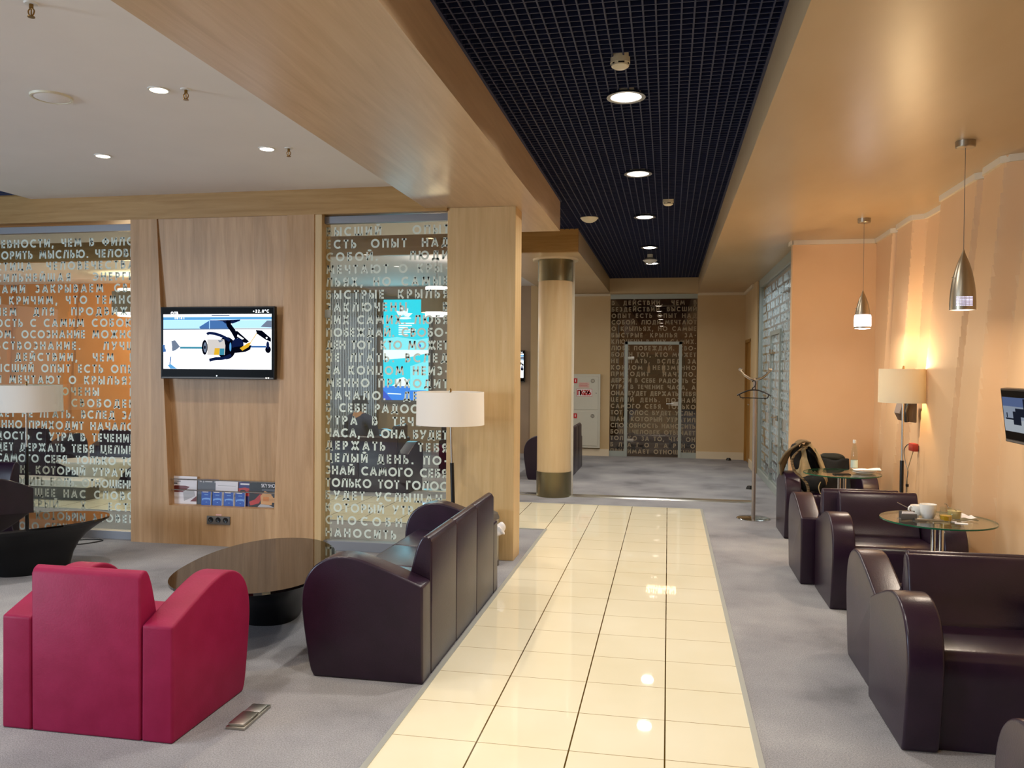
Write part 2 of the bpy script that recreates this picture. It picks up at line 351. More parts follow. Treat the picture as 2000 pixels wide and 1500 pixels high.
def stroke(m, pl, w, put, mi):
    n = len(pl); closed = n > 3 and math.dist(pl[0], pl[-1]) < 1e-6
    L = []; R = []
    for i in range(n):
        a = pl[i-1] if i > 0 else (pl[-2] if closed else pl[0]); c = pl[i+1] if i < n-1 else (pl[1] if closed else pl[-1]); b = pl[i]
        d1 = Vector((b[0]-a[0], b[1]-a[1])); d2 = Vector((c[0]-b[0], c[1]-b[1]))
        d1 = d1.normalized() if d1.length > 1e-9 else d2.normalized(); d2 = d2.normalized() if d2.length > 1e-9 else d1
        n1 = Vector((-d1.y, d1.x)); n2 = Vector((-d2.y, d2.x)); mm = (n1+n2).normalized() if (n1+n2).length > 1e-6 else n1
        k = min(1/max(mm.dot(n1), 0.4), 1.6)*w/2
        L.append(put(b[0]+mm.x*k, b[1]+mm.y*k)); R.append(put(b[0]-mm.x*k, b[1]-mm.y*k))
    m.add(L+R, [(i, n+i, n+i+1, i+1) for i in range(n-1)], mi)
def text_width(t, gap, space): return sum((space if ch == ' ' else GL[ch][0]) for ch in t) + gap*(len(t)-1)
def text_line(m, t, u0, u1, v, cap, put, w=0.2, mi=0, pick=None, clip=None):
    """letters of cap height `cap`, base line at v, spaced out to fill u0..u1; put(u, v) -> 3D"""
    nsp = t.count(' '); base = sum(GL[ch][0] for ch in t if ch != ' ')
    room = (u1-u0)/cap
    free = room - base
    sq = 1.0
    if nsp:
        gap = max(-0.02, min(0.34, (free - nsp*0.5)/max(1, (len(t)-1)))); space = (free - gap*(len(t)-1))/nsp
        if space < 0.25: sq = room/(base + gap*(len(t)-1) + nsp*0.25); space = 0.25
    else:
        gap = free/max(1, len(t)-1); space = 0.4
    x = 0
    for ch in t:
        if ch == ' ': x += space + gap; continue
        adv, pls = GL[ch]
        uc = u0 + (x + adv/2)*cap*sq
        if pick is None or pick(uc, v):
            for pl in pls: stroke(m, pl, w, lambda a, b, x=x: put(u0+(x+a)*cap*sq, v+b*cap), mi)
        x += adv + gap

# ================================================================== the setting
ZG, ZS, ZW = 3.26, 3.0, 3.165          # grid, soffits, white lounge ceiling
YW = 6.73                              # front of the panelled wall on the left
# floor: carpet, tiled walkway, metal edge strips
fl = struct('floor', MB().box(-14, 3.0, -3.2, 18.5, -0.06, 0.0), M['carpet'], smooth=False)
t = MB(); t.box(-1.178, 0.38, -3.2, 9.715, 0.0005, 0.003); t.box(-14, -1.178, 8.146, 9.715, 0.0005, 0.003)
t.build('tile_inlay', M['tile'], fl, smooth=False)
t = MB(); t.box(0.38, 0.406, -3.2, 9.715, 0, 0.006); t.box(-1.206, -1.178, -3.2, 8.146, 0, 0.006); t.box(-14, -1.206, 8.118, 8.146, 0, 0.006); t.box(-14, 0.406, 9.715, 9.732, 0, 0.005)
t.build('edge_strip', M['strip'], fl, smooth=False)
t = MB(); t.prism([(10.29, 0), (10.32, 0.012), (10.46, 0.012), (10.49, 0)], 'x', -14, 1.02)
t.build('threshold_strip', mat('threshold_aluminium', '#dcdcd6', 0.28, 1.0), fl, smooth=False)

# ceilings
c = struct('ceiling', MB().box(-5.87, -2.04, -3.2, YW+0.02, ZW, 3.5), M['white_paint'], smooth=False)
struct('ceiling', MB().box(-2.04, -1.062, -3.2, 8.05, 2.97, 3.6), M['oak_soffit'], smooth=False)              # veneered soffit
struct('ceiling', MB().box(-14, -2.04, YW+0.22, 8.05, 2.97, 3.6), M['white_paint'], smooth=False)
struct('ceiling', MB().box(0.507, 3.0, -3.2, 15.45, ZS, 3.6), M['sand'], smooth=False)                        # plaster ceiling on the right
b = MB().box(-14, -1.062, 9.70, 9.78, ZS, 3.6); beam = struct('trim_1', b, M['oak_h'], smooth=False)
struct('ceiling', MB().box(-2.2, -1.062, 9.78, 15.02, ZS, 3.6), M['sand'], smooth=False)
struct('ceiling', MB().box(-14, -2.2, 9.78, 15.4, ZW, 3.6), M['white_paint'], smooth=False)
struct('ceiling', MB().box(-14, 3.0, -3.2, 18.5, 3.62, 3.7), M['void'], smooth=False)                         # dark slab above the open grid
struct('trim_2', MB().box(-1.062, 0.507, 15.0, 15.45, ZS-0.015, 3.6), M['beige'], smooth=False)
# open cell grid: long blades and cross blades
g = MB()
x = -1.06
for k in range(1, 27): g.box(-1.062+k*0.0581-0.004, -1.062+k*0.0581+0.004, -1.0, 15.0, ZG, ZG+0.05)
y = 0.6
while y < 15.0: g.box(-1.06, 0.506, y-0.0035, y+0.0035, ZG+0.002, ZG+0.05); y += 0.06
for k in range(27): g.box(-5.0, -1.06, 8.08+k*0.06-0.0035, 8.08+k*0.06+0.0035, ZG, ZG+0.05)
x = -5.0
while x < -1.06: g.box(x-0.004, x+0.004, 8.05, 9.70, ZG+0.002, ZG+0.05); x += 0.0581
for k in range(60): g.box(-9.0, -5.88, 2.5+k*0.07-0.0035, 2.5+k*0.07+0.0035, 3.185, 3.235)
struct('ceiling', g, M['navy'], smooth=False)
g = MB(); g.box(-1.061, -1.045, -1.0, 8.05, ZG-0.005, ZG+0.02); g.box(0.49, 0.506, -1.0, 15.0, ZG-0.005, ZG+0.02); g.box(-1.061, -1.045, 9.7, 15.0, ZG-0.005, ZG+0.02); g.box(-1.06, 0.506, 14.985, 15.0, ZG-0.005, ZG+0.02)
struct('trim_3', g, M['navy'], smooth=False)

# panelled wall on the left: header, posts that widen downwards, sunk board behind, ledge for magazines
wl = struct('wall_left', MB().box(-14, -1.85, YW, YW+0.22, 2.945, 3.6), M['oak_h'], smooth=False)
w = MB()
w.prism([(-4.833, 0.35), (-4.446, 0.35), (-4.567, 2.945), (-4.833, 2.945)], 'y', YW, YW+0.22)
w.prism([(-3.418, 0.35), (-3.046, 0.35), (-3.046, 2.945), (-3.298, 2.945)], 'y', YW, YW+0.22)
w.prism([(-4.833, 0.0), (-3.046, 0.0), (-3.046, 0.35), (-4.833, 0.35)], 'y', YW, YW+0.22)
w.build('post_panel', M['oak_v'], wl, smooth=False)
w = MB(); w.prism([(YW+0.012, 2.95), (YW+0.13, 0.35), (YW+0.20, 0.35), (YW+0.20, 2.95)], 'x', -4.60, -3.27)
w.build('sunk_board', M['oak_v'], wl, smooth=False)
w = MB().box(-3.046, -2.979, YW+0.01, YW+0.2, 0.0, 2.945); w.build('door_jamb', M['oak_pillar'], wl, smooth=False)
w = MB(); w.box(-1.85, -1.262, YW+0.02, YW+0.30, 0.0, 2.97)
struct('wall_pillar', w, M['oak_pillar'], bevel=0.004, smooth=False)

# glass bays of that wall
def bay(name, x0, x1, z0, z1, y, rows, left_open=False):
    o = bpy.data.objects.new(name, None); col.objects.link(o); o['kind'] = 'structure'
    f = MB(); f.box(x0, x1, y-0.03, y+0.03, z1, z1+0.062); f.box(x0, x1, y-0.04, y+0.04, 0.0, z0)
    f.build('frame_rail', M['rail_grey'], o, bevel=0.003, smooth=False)
    MB().box(x0+0.001, x1-0.001, y-0.005, y+0.005, z0, z1).build('glass_pane', M['pane'], o, smooth=False)
    m = MB()
    for r in rows: text_line(m, r[0], r[1], r[2], r[3], 0.077, lambda u, v: (u, y-0.0065, v), w=0.215)
    m.build('lettering', M['frost'], o, smooth=False, recalc=False)
    return o
PITCHR = 0.1075
rows_l = ['РЕВНОСТИ, ЧЕМ В ФИЛО', 'ВОРИТЬ МЫСЛЬЮ. ЧЕЛОВЕ', 'СТИЦА ЧЕЛОВЕЧЕСТВА', 'СИЛЬНЕЙШАЯ ЭНЕРГИ', 'ЗАМИ ЗАКРЫВАЕМ СВЕ', 'И КРИЧИМ, ЧТО ТЕМНО', 'НЕМ ДЛЯ ПРОДВИЖЕ', 'ОСТЬ С САМИМ СОБОЮ', 'ОМ. ОСОЗНАНИЕ МОЖНО', 'ВСТВОЗНАНИЕ. ЛУЧШ', 'В ДЕЙСТВИИ, ЧЕМ В', 'ЫСШИЙ ОПЫТ ЕСТЬ ОПЫ', 'И МЕЧТАЮТ О КРЫЛЬЯХ', 'Я ЗАКЛЮЧЕНЫ В', 'ПОБЕЖДАЙ. СВОБОДЕН', 'ЖЕТ НЕ ЛГАТЬ. ВСЛЕД ЗА', 'ЕННО ПРИХОДИТ НАЧАЛО', 'ДОСТЬ С УТРА В ТЕЧЕНИЕ', 'ДЕТ ДЕРЖАТЬ ТЕБЯ ЦЕЛЫЙ', 'САМОГО СЕБЯ. ТОЛЬКО ТО', 'ЫШАН, КОТОРЫЙ УТРАТИ.', 'НАНОСИТЬ БОЛЬ. ОТНОШЕНИ', 'ВЕЧАЮЩЕЕ НАС СЛОВО', 'ПОДОБРЫЙ Х ЕСТЬ', 'ТО СЕРЖИЙ ЧЕЛОВЕК']
bay('window_1', -7.6, -4.835, 0.075, 2.86, YW+0.10, [(s, -6.345, -4.86, 2.728 - i*PITCHR) for i, s in enumerate(rows_l)])
rows_m = ['ВЫСШИЙ ОПЫТ', 'ЕСТЬ ОПЫТ НАД', 'СОБОЙ. ЛЮДИ', 'МЕЧТАЮТ О КРЫ-', 'ЛЬЯХ, НО САМЫЕ', 'БЫСТРЫЕ КРЫЛЬЯ', 'ЗАКЛЮЧЕНЫ В', 'НИХ САМИХ. ЛЮБЯ', 'ПОБЕЖДАЙ. СВОБО-', 'ДЕН ТОТ, КТО МОЖЕТ', 'НЕ ЛГАТЬ. ВСЛЕД', 'ЗА КОНЦОМ НЕИЗ-', 'МЕННО ПРИХОДИТ', 'НАЧАЛО. ДЕРЖИ',
          'В СЕБЕ РАДОСТЬ С', 'УТРА В ТЕЧЕНИЕ', 'ЧАСА, А ОНА БУДЕТ', 'ДЕРЖАТЬ ТЕБЯ', 'ЦЕЛЫЙ ДЕНЬ. ПО-', 'ЗНАЙ САМОГО СЕБЯ', 'ТОЛЬКО ТОТ ГОЛОС', 'БУДЕТ УСЛЫШАН,', 'КОТОРЫЙ УТРАТИЛ', 'СПОСОБНОСТЬ', 'НАНОСИТЬ БОЛЬ.']
w2 = bay('window_2', -2.979, -1.85, 0.085, 2.875, YW+0.10, [(s, -2.972, -1.858, 2.768 - i*0.1105) for i, s in enumerate(rows_m)])
MB().box(-2.985, -2.925, YW+0.08, YW+0.12, 2.05, 2.12).build('glass_clamp', M['alu_grey'], w2, bevel=0.004)
MB().box(-6.41, -6.403, YW+0.09, YW+0.115, 0.075, 2.86).build('pane_joint', M['alu_grey'], bpy.data.objects['window_1'], smooth=False)

# round column with metal bands
wc = MB().lathe([(0, 0.30), (0.215, 0.30), (0.215, 2.73), (0, 2.73)], (-1.42, 10.36, 0), 48)
wcol = struct('wall_column', wc, M['column'])
MB().lathe([(0, 0), (0.222, 0), (0.222, 0.315), (0.0, 0.315)], (-1.42, 10.36, 0), 48).build('bottom_band', M['band'], wcol)
MB().lathe([(0, 2.715), (0.222, 2.715), (0.222, 3.0), (0.0, 3.0)], (-1.42, 10.36, 0), 48).build('top_band', M['band'], wcol)
MB().lathe([(0.22, 2.985), (0.285, 2.975), (0.29, 3.0), (0.22, 3.0)], (-1.42, 10.36, 0), 48, closed=True).build('ceiling_ring', M['cornice'], wcol)
MB().box(-1.215, -1.185, 10.42, 10.455, 0.0, 3.0).build('cable_duct', M['white_plastic'], wcol, smooth=False)

# far wall
YF = 15.25
f = MB(); f.box(-2.55, -1.062, YF, YF+0.2, 0, 3.2); f.box(0.507, 1.345, YF, YF+0.2, 0, 3.2)
wf = struct('wall_far', f, M['beige'], smooth=False)
f = MB(); f.box(-1.9, -1.065, YF-0.02, YF, 0, 0.13); f.box(0.51, 1.34, YF-0.02, YF, 0, 0.13)
struct('baseboard_far', f, M['cornice'], smooth=False)
f = MB(); f.box(-2.2, -1.062, YF-0.03, YF, 2.955, 3.0); f.box(0.507, 1.345, YF-0.03, YF, 2.955, 3.0); f.box(1.315, 1.345, 13.8, YF, 2.955, 3.0)
struct('trim_4', f, M['cornice'], smooth=False)
# wall beside the far corner, with the wooden door
f = MB(); f.box(1.345, 1.5, 13.3, 14.22, 0, 3.0); f.box(1.345, 1.5, 15.12, 15.45, 0, 3.0); f.box(1.345, 1.5, 14.22, 15.12, 2.12, 3.0)
struct('wall_far_right', f, M['beige'], smooth=False)
struct('baseboard_right', MB().box(1.328, 1.345, 13.3, 14.2, 0, 0.13), M['cornice'], smooth=False)
d = struct('door_2', MB().box(1.37, 1.42, 14.25, 15.09, 0.005, 2.09), M['oak_door'], bevel=0.003, smooth=False)
q = MB(); q.box(1.335, 1.43, 14.2, 14.25, 0, 2.12); q.box(1.335, 1.43, 15.09, 15.14, 0, 2.12); q.box(1.335, 1.43, 14.2, 15.14, 2.09, 2.14); q.build('door_frame', M['oak_door'], d, smooth=False)
MB().tube([(1.37, 14.35, 1.03), (1.33, 14.35, 1.03), (1.33, 14.46, 1.03)], 0.009).build('door_handle', M['chrome'], d)

# glazed end of the hall with a framed glass door
def put_far(u, v): return (u, YF+0.018, v)
rows_f = ['В ДЕЙСТВИИ, ЧЕМ В', 'БЕЗДЕЙСТВИИ. ВЫСШИЙ', 'ОПЫТ ЕСТЬ ОПЫТ НАД', 'СОБОЙ. ЛЮДИ МЕЧТАЮТ', 'О КРЫЛЬЯХ, НО САМЫЕ', 'БЫСТРЫЕ КРЫЛЬЯ ЗА-', 'КЛЮЧЕНЫ В НИХ САМИХ.', 'ЛЮБЯ ПОБЕЖДАЙ. СВО-', 'БОДЕН ТОТ, КТО МОЖЕТ', 'НЕ ЛГАТЬ. ВСЛЕД ЗА', 'КОНЦОМ НЕИЗМЕННО', 'ПРИХОДИТ НАЧАЛО.', 'ДЕРЖИ В СЕБЕ РАДОСТЬ С',
          'УТРА В ТЕЧЕНИЕ ЧАСА, А', 'ОНА БУДЕТ ДЕРЖАТЬ ТЕБЯ', 'ЦЕЛЫЙ ДЕНЬ. ПОЗНАЙ', 'САМОГО СЕБЯ. ТОЛЬКО', 'ТОТ ГОЛОС БУДЕТ УСЛЫ-', 'ШАН, КОТОРЫЙ УТРАТИЛ', 'СПОСОБНОСТЬ НАНОСИТЬ', 'БОЛЬ. ЧЕЛОВЕК ОТВЕЧАЕТ', 'ТОЛЬКО ЗА ТО, ЧТО ОН', 'БЛАГОДАРНО', 'ПРИНИМАЕТ ОТНОШЕНИЕ']
w3 = bpy.data.objects.new('window_3', None); col.objects.link(w3); w3['kind'] = 'structure'
q = MB(); q.box(-1.062, 0.507, YF, YF+0.06, 2.90, 2.99); q.box(-1.062, -0.79, YF, YF+0.06, 0, 0.10); q.box(0.24, 0.507, YF, YF+0.06, 0, 0.10)
q.build('frame_rail', M['alu_grey'], w3, smooth=False)
q = MB(); q.box(-1.06, -0.79, YF+0.025, YF+0.035, 0.1, 2.9); q.box(0.24, 0.505, YF+0.025, YF+0.035, 0.1, 2.9); q.box(-0.79, 0.24, YF+0.025, YF+0.035, 2.12, 2.9)
q.build('glass_pane', M['pane_far'], w3, smooth=False)
d1 = bpy.data.objects.new('door_1', None); col.objects.link(d1); d1['kind'] = 'structure'
q = MB(); q.box(-0.79, -0.735, YF-0.015, YF+0.06, 0.0, 2.12); q.box(0.185, 0.24, YF-0.015, YF+0.06, 0.0, 2.12); q.box(-0.79, 0.24, YF-0.015, YF+0.06, 2.065, 2.12)
q.build('door_frame', M['alu_grey'], d1, bevel=0.003, smooth=False)
MB().box(-0.735, 0.185, YF+0.025, YF+0.035, 0.008, 2.065).build('glass_pane', M['pane_far'], d1, smooth=False)
q = MB(); q.box(0.06, 0.18, YF-0.005, YF+0.05, 0.95, 1.02); q.tube([(0.09, YF-0.005, 0.99), (0.09, YF-0.045, 0.99), (-0.03, YF-0.05, 0.985)], 0.009); q.build('door_handle', M['alu'], d1)
for z in (0.28, 1.79): MB().box(-0.745, -0.62, YF-0.005, YF+0.05, z, z+0.05).build('hinge', M['alu'], d1, bevel=0.004)
indoor = lambda u, v: -0.735 < u < 0.185 and v < 2.03
ml = MB(); md = MB()
for i, s in enumerate(rows_f):
    v = 2.79 - i*0.1187
    text_line(ml, s, -1.04, 0.49, v, 0.082, put_far, pick=lambda u, vv: not indoor(u, vv))
    text_line(md, s, -1.04, 0.49, v, 0.082, put_far, pick=indoor)
ml.build('lettering', M['frost_far'], w3, smooth=False, recalc=False); md.build('lettering', M['frost_far'], d1, smooth=False, recalc=False)

# glass wall on the right of the hall end (x = 1.4)
XG = 1.405
w4 = bpy.data.objects.new('window_4', None); col.objects.link(w4); w4['kind'] = 'structure'
q = MB(); q.box(XG-0.03, XG+0.04, 9.32, 13.3, 2.88, 3.0); q.box(XG-0.03, XG+0.04, 9.32, 13.3, 0, 0.09); q.box(XG-0.03, XG+0.04, 13.22, 13.3, 0.09, 2.88)
q.build('frame_rail', M['alu_grey'], w4, smooth=False)
MB().box(XG, XG+0.01, 9.32, 13.22, 0.09, 2.88).build('glass_pane', M['pane_side'], w4, smooth=False)
q = MB()
rr = rows_f + rows_m
for i in range(22):
    s = rr[i % len(rr)] + ' ' + rr[(i+7) % len(rr)]
    text_line(q, s, -13.0, -9.4, 2.72 - i*0.122, 0.088, lambda u, v: (XG-0.002, -u, v), w=0.30)
q.build('lettering', M['frost_blue'], w4, smooth=False, recalc=False)
d3 = bpy.data.objects.new('door_3', None); col.objects.link(d3); d3['kind'] = 'structure'
q = MB(); q.box(XG-0.02, XG+0.03, 11.86, 11.92, 0.09, 2.15); q.box(XG-0.02, XG+0.03, 10.9, 10.96, 0.09, 2.15); q.box(XG-0.02, XG+0.03, 10.96, 11.86, 2.09, 2.15)
q.build('door_frame', M['alu_grey'], d3, smooth=False)
q = MB(); q.box(XG-0.03, XG+0.035, 11.0, 11.12, 0.96, 1.03); q.tube([(XG-0.03, 11.06, 1.0), (XG-0.07, 11.06, 1.0), (XG-0.07, 11.2, 1.0)], 0.01); q.build('door_handle', M['chrome'], d3)
MB().box(XG-0.03, XG+0.035, 11.76, 11.88, 0.2, 0.26).build('hinge', M['chrome'], d3); MB().box(XG-0.03, XG+0.035, 11.76, 11.88, 1.84, 1.9).build('hinge', M['chrome'], d3)
struct('wall_side_room', MB().box(2.35, 2.45, 9.34, 15.4, 0, 3.0), noise_mat('side_room_wall', [(0.3, '#a8825c'), (0.7, '#b08a64')], nscale=2, rough=0.7), smooth=False)
struct('trim_5', MB().box(1.37, 1.44, 13.3, 13.42, 0, 3.0), M['cornice'], smooth=False)

# peach wall facing the camera, and the sculpted wall along the armchairs
struct('wall_right_return', MB().box(1.29, 3.0, 9.2, 9.32, 0, 3.0), M['peach'], smooth=False)
KEYS = [(-4.0, 2.15), (2.0, 2.15), (3.0, 2.10), (3.1, 2.20), (3.9, 2.20), (4.0, 2.12), (4.9, 2.11), (5.02, 2.23), (5.70, 2.235), (5.76, 2.095), (6.16, 2.10), (6.175, 2.155), (6.25, 2.15), (6.265, 2.10), (7.06, 2.10), (7.12, 2.215), (7.40, 2.22), (7.76, 2.215), (7.82, 2.11), (8.33, 2.12), (8.36, 2.18), (8.48, 2.175), (8.50, 2.12), (8.85, 2.13), (9.3, 2.13)]
def wallx(y, z):
    u = y - 0.22*(ZS-z) + 0.05*max(0, 1.3-z)**1.5 + 0.035*math.sin(1.9*z+y*1.3)
    for (a, p), (b2, q2) in zip(KEYS, KEYS[1:]):
        if u <= b2: return p + (q2-p)*max(0, min(1, (u-a)/(b2-a)))
    return KEYS[-1][1]
w = MB(); NY, NZ = 900, 40
w.grid(lambda a, b2: (wallx(-3.2+12.42*a, 3.0*b2), -3.2+12.42*a, 3.0*b2), NY, NZ)
wr = struct('wall_right', w, M['peach'], ang=20)
c = MB()
for i in range(200):
    y0 = -1.0+10.2*i/200; y1 = -1.0+10.2*(i+1)/200; xa = wallx(y0, 2.97); xb = wallx(y1, 2.97)
    c.add([(xa-0.022, y0, 2.955), (xb-0.022, y1, 2.955), (xb-0.022, y1, 3.0), (xa-0.022, y0, 3.0), (xa+0.03, y0, 2.955), (xb+0.03, y1, 2.955)], [(0, 1, 2, 3), (0, 4, 5, 1)])
c.box(1.285, 2.2, 9.175, 9.2, 2.955, 3.0); c.box(1.265, 1.29, 9.175, 9.34, 2.955, 3.0)
struct('trim_6', c, M['cornice'], smooth=False)

# rooms beyond: far lounge end wall, side wall, room behind the glazed hall end
f = MB(); f.box(-9.4, -2.55, 15.3, 15.5, 0, 3.3)
struct('wall_far_lounge', f, noise_mat('far_lounge_wall', [(0.3, '#9a8570'), (0.7, '#a8937c')], nscale=1.4, rough=0.6), smooth=False)
f = MB(); f.grid(lambda a, b2: (-14.0+5.4*a, 13.9+0.05*math.sin(9*a+1.0*b2)+0.06*(1 if (a*5.4-0.25*b2) % 1.35 > 1.2 else 0), 3.3*b2), 120, 20)
struct('wall_far_lounge_side', f, M['orange'], ang=25)
f = MB(); f.box(-1.6, 1.4, 18.3, 18.5, 0, 3.3); f.box(-1.7, -1.6, 15.5, 18.5, 0, 3.3); f.box(1.3, 1.4, 15.46, 18.5, 0, 3.3)
struct('wall_back_room', f, noise_mat('back_room_wall', [(0.3, '#634630'), (0.7, '#6e4e36')], nscale=1.4, rough=0.6), smooth=False)
struct('ceiling', MB().box(-1.7, 1.4, 15.46, 18.5, 3.0, 3.1), M['sand'], smooth=False)
# fluted screen in the far lounge
f = MB()
for k in range(34): f.box(-6.75+k*0.034, -6.75+k*0.034+0.02, 15.14, 15.2, 0.2, 3.05)
f.box(-6.78, -5.58, 15.2, 15.24, 0.2, 3.05)
struct('trim_7', f, mat('fluted_silver', '#a8acb0', 0.35, 0.7), smooth=False)
# wall behind the camera with window openings, and the window side of the left lounge
f = MB(); f.box(-14, -7.2, -3.3, -3.2, 0, 3.6); f.box(-1.6, 3.0, -3.3, -3.2, 0, 3.6); f.box(-7.2, -1.6, -3.3, -3.2, 0, 0.7); f.box(-7.2, -1.6, -3.3, -3.2, 2.7, 3.6)
struct('wall_rear', f, M['beige'], smooth=False)
f = MB(); f.box(-14.1, -14.0, -3.2, 18.5, 0, 0.6); f.box(-14.1, -14.0, -3.2, 18.5, 2.9, 3.6)
struct('wall_window_side', f, M['white_paint'], smooth=False)

# ================================================================== lamps on the ceilings
def hall_light(loc, label, power=26):
    t = thing('ceiling_downlight', label, 'ceiling light', loc, 0, 'downlights in the dark grid')
    MB().lathe([(0.088, 0.012), (0.112, -0.004), (0.116, -0.012), (0.092, -0.012), (0.086, 0.0)], (0, 0, 0), 40, closed=True).build('trim_ring', M['alu'], t)
    MB().lathe([(0, -0.021), (0.04, -0.019), (0.07, -0.014), (0.089, -0.004)], (0, 0, 0), 40).build('diffuser', M['lamp_cool'], t)
    MB().lathe([(0.09, 0.0), (0.085, 0.06), (0.0, 0.07)], (0, 0, 0.002), 32).build('housing', M['white_plastic'], t)
    area('downlight_beam', (0, 0, -0.03), 0.17, 0.17, power, (1.0, 0.945, 0.85), (0, 0, -5), math.radians(150), t, True)
    return t
for y, w_, lb in [(2.98, 26, 'round downlight in the dark grid, nearest the viewer'), (4.99, 26, 'large round downlight in the grid just behind the first smoke detector'), (6.96, 26, 'round downlight in the grid, second in the row down the hall'),
              (8.95, 26, 'round downlight level with the white ceiling speaker in the grid'), (11.2, 20, 'round downlight in the grid in front of the cone-shaped sensor'), (12.89, 20, 'farthest round downlight, behind the cone-shaped sensor'), (0.9, 26, 'round downlight in the grid above the viewer')]:
    if y > 3: hall_light((-0.267, y, ZG-0.004), lb, w_)
for y in (-1.2, 0.9, 2.98): hall_light((-0.267, y, ZG-0.004), 'round downlight in the dark grid above and behind the viewer', 26)
for x_ in (-3.3, -5.3, -7.3):
    hall_light((x_, 8.9, ZG-0.004), 'round downlight in the grid of the cross passage, seen through the glass', 22)
def smoke(loc, label):
    t = thing('smoke_detector', label, 'smoke detector', loc, 0, 'smoke detectors in the grid')
    MB().lathe([(0, 0.02), (0.051, 0.02), (0.052, -0.026), (0, -0.026)], (0, 0, 0), 36).build('base', M['cream_plastic'], t)
    MB().lathe([(0, -0.026), (0.049, -0.026), (0.046, -0.042), (0.030, -0.052), (0, -0.055)], (0, 0, 0), 36).build('sensor_head', M['cream_plastic'], t)
    for a, w_ in ((0.18, 0.016), (-0.75, 0.006), (1.2, 0.008), (3.0, 0.016)): MB().box(-w_, w_, -0.0495, -0.040, -0.036, -0.029).build('slot', M['black'], t).rotation_euler = (0, 0, a)
smoke((-0.268, 4.40, ZG), 'white smoke detector in front of the nearest grid downlight')
smoke((-0.02, 8.15, ZG), 'white smoke detector off to the right in the grid, farther down the hall')
t = thing('ceiling_speaker', 'shallow white dome speaker in the grid beside the wooden beam end', 'speaker', (-0.865, 8.985, ZG))
MB().lathe([(0, -0.052), (0.04, -0.046), (0.075, -0.028), (0.098, 0.0), (0.09, 0.012), (0, 0.012)], (0, 0, 0), 36).build('dome', M['cream_plastic'], t)
MB().lathe([(0.098, 0.0), (0.1, 0.02), (0, 0.02)], (0, 0, 0), 36).build('rim', M['grey_plastic'], t)
t = thing('ceiling_sensor', 'white cone-shaped sensor hanging from the far end of the grid', 'sensor', (-0.275, 11.95, ZG))
MB().lathe([(0, 0), (0.04, 0), (0.04, -0.045), (0, -0.045)], (0, 0, 0), 24).build('mount', M['white_plastic'], t)
MB().lathe([(0, -0.045), (0.05, -0.05), (0.105, -0.085), (0.09, -0.102), (0.03, -0.138), (0, -0.142)], (0, 0, 0), 28).build('cone_body', M['white_plastic'], t)
def spot(loc, label, m='lamp_cool', power=9, colr=(1, 0.95, 0.9)):
    t = thing('recessed_spotlight', label, 'ceiling light', loc, 0, 'recessed spotlights in the white ceiling')
    MB().lathe([(0.05, 0.0), (0.06, 0.0), (0.06, -0.006), (0.048, -0.006)], (0, 0, 0), 32, closed=True).build('bezel', M['white_plastic'], t)
    MB().lathe([(0, -0.003), (0.05, -0.003)], (0, 0, 0), 32).build('lamp_face', M[m], t)
    area('spot_beam', (0, 0, -0.02), 0.09, 0.09, power, colr, (0, 0, -5), math.radians(140), t, True)
spot((-2.82, 4.176, ZW), 'yellowish glowing spotlight next to the nearer sprinkler', 'lamp_warm', 12, (1, 0.8, 0.5))
spot((-4.117, 5.42, ZW), 'white spotlight in the ceiling, leftmost of the three')
spot((-2.817, 5.43, ZW), 'white spotlight near the wooden soffit and the second sprinkler')
for x, y in ((-4.1, 2.9), (-2.8, 2.9), (-4.1, 1.6), (-2.8, 1.6), (-5.4, 4.2)): spot((x, y, ZW), 'white spotlight in the lounge ceiling outside the view')
def sprinkler(loc, label):
    t = thing('fire_sprinkler', label, 'sprinkler', loc, 0, 'sprinklers in the white ceiling')
    MB().lathe([(0, 0), (0.03, 0), (0.026, -0.006), (0, -0.006)], (0, 0, 0), 24).build('escutcheon', M['white_plastic'], t)
    q = MB(); q.tube([(0, 0, -0.004), (0, 0, -0.022)], 0.009)
    for s in (-1, 1): q.tube(bez([(0, 0, -0.02), (s*0.014, 0, -0.032), (s*0.011, 0, -0.048), (0, 0, -0.058)], 4), 0.003, 6)
    q.tube([(0, 0, -0.022), (0, 0, -0.056)], 0.003, 6)
    q.build('frame', M['brass'], t)
    MB().lathe([(0, -0.058), (0.015, -0.058), (0.015, -0.061), (0, -0.061)], (0, 0, 0), 20).build('deflector', M['brass'], t)
sprinkler((-2.664, 4.194, ZW), 'small brass sprinkler beside the yellowish spotlight')
sprinkler((-2.655, 5.44, ZW), 'small brass sprinkler beside the spotlight near the soffit')
sprinkler((-2.69, 3.09, ZW), 'small brass sprinkler at the top edge of the view')
t = thing('ceiling_speaker', 'flat round white speaker cover in the left lounge ceiling', 'speaker', (-3.508, 4.18, ZW))
MB().lathe([(0, -0.012), (0.085, -0.012), (0.1, -0.006), (0.105, 0), (0, 0)], (0, 0, 0), 40).build('grille', M['white_paint'], t)
MB().lathe([(0.098, 0), (0.113, 0), (0.11, -0.012), (0.1, -0.012)], (0, 0, 0), 40, closed=True).build('rim', M['cream_plastic'], t)

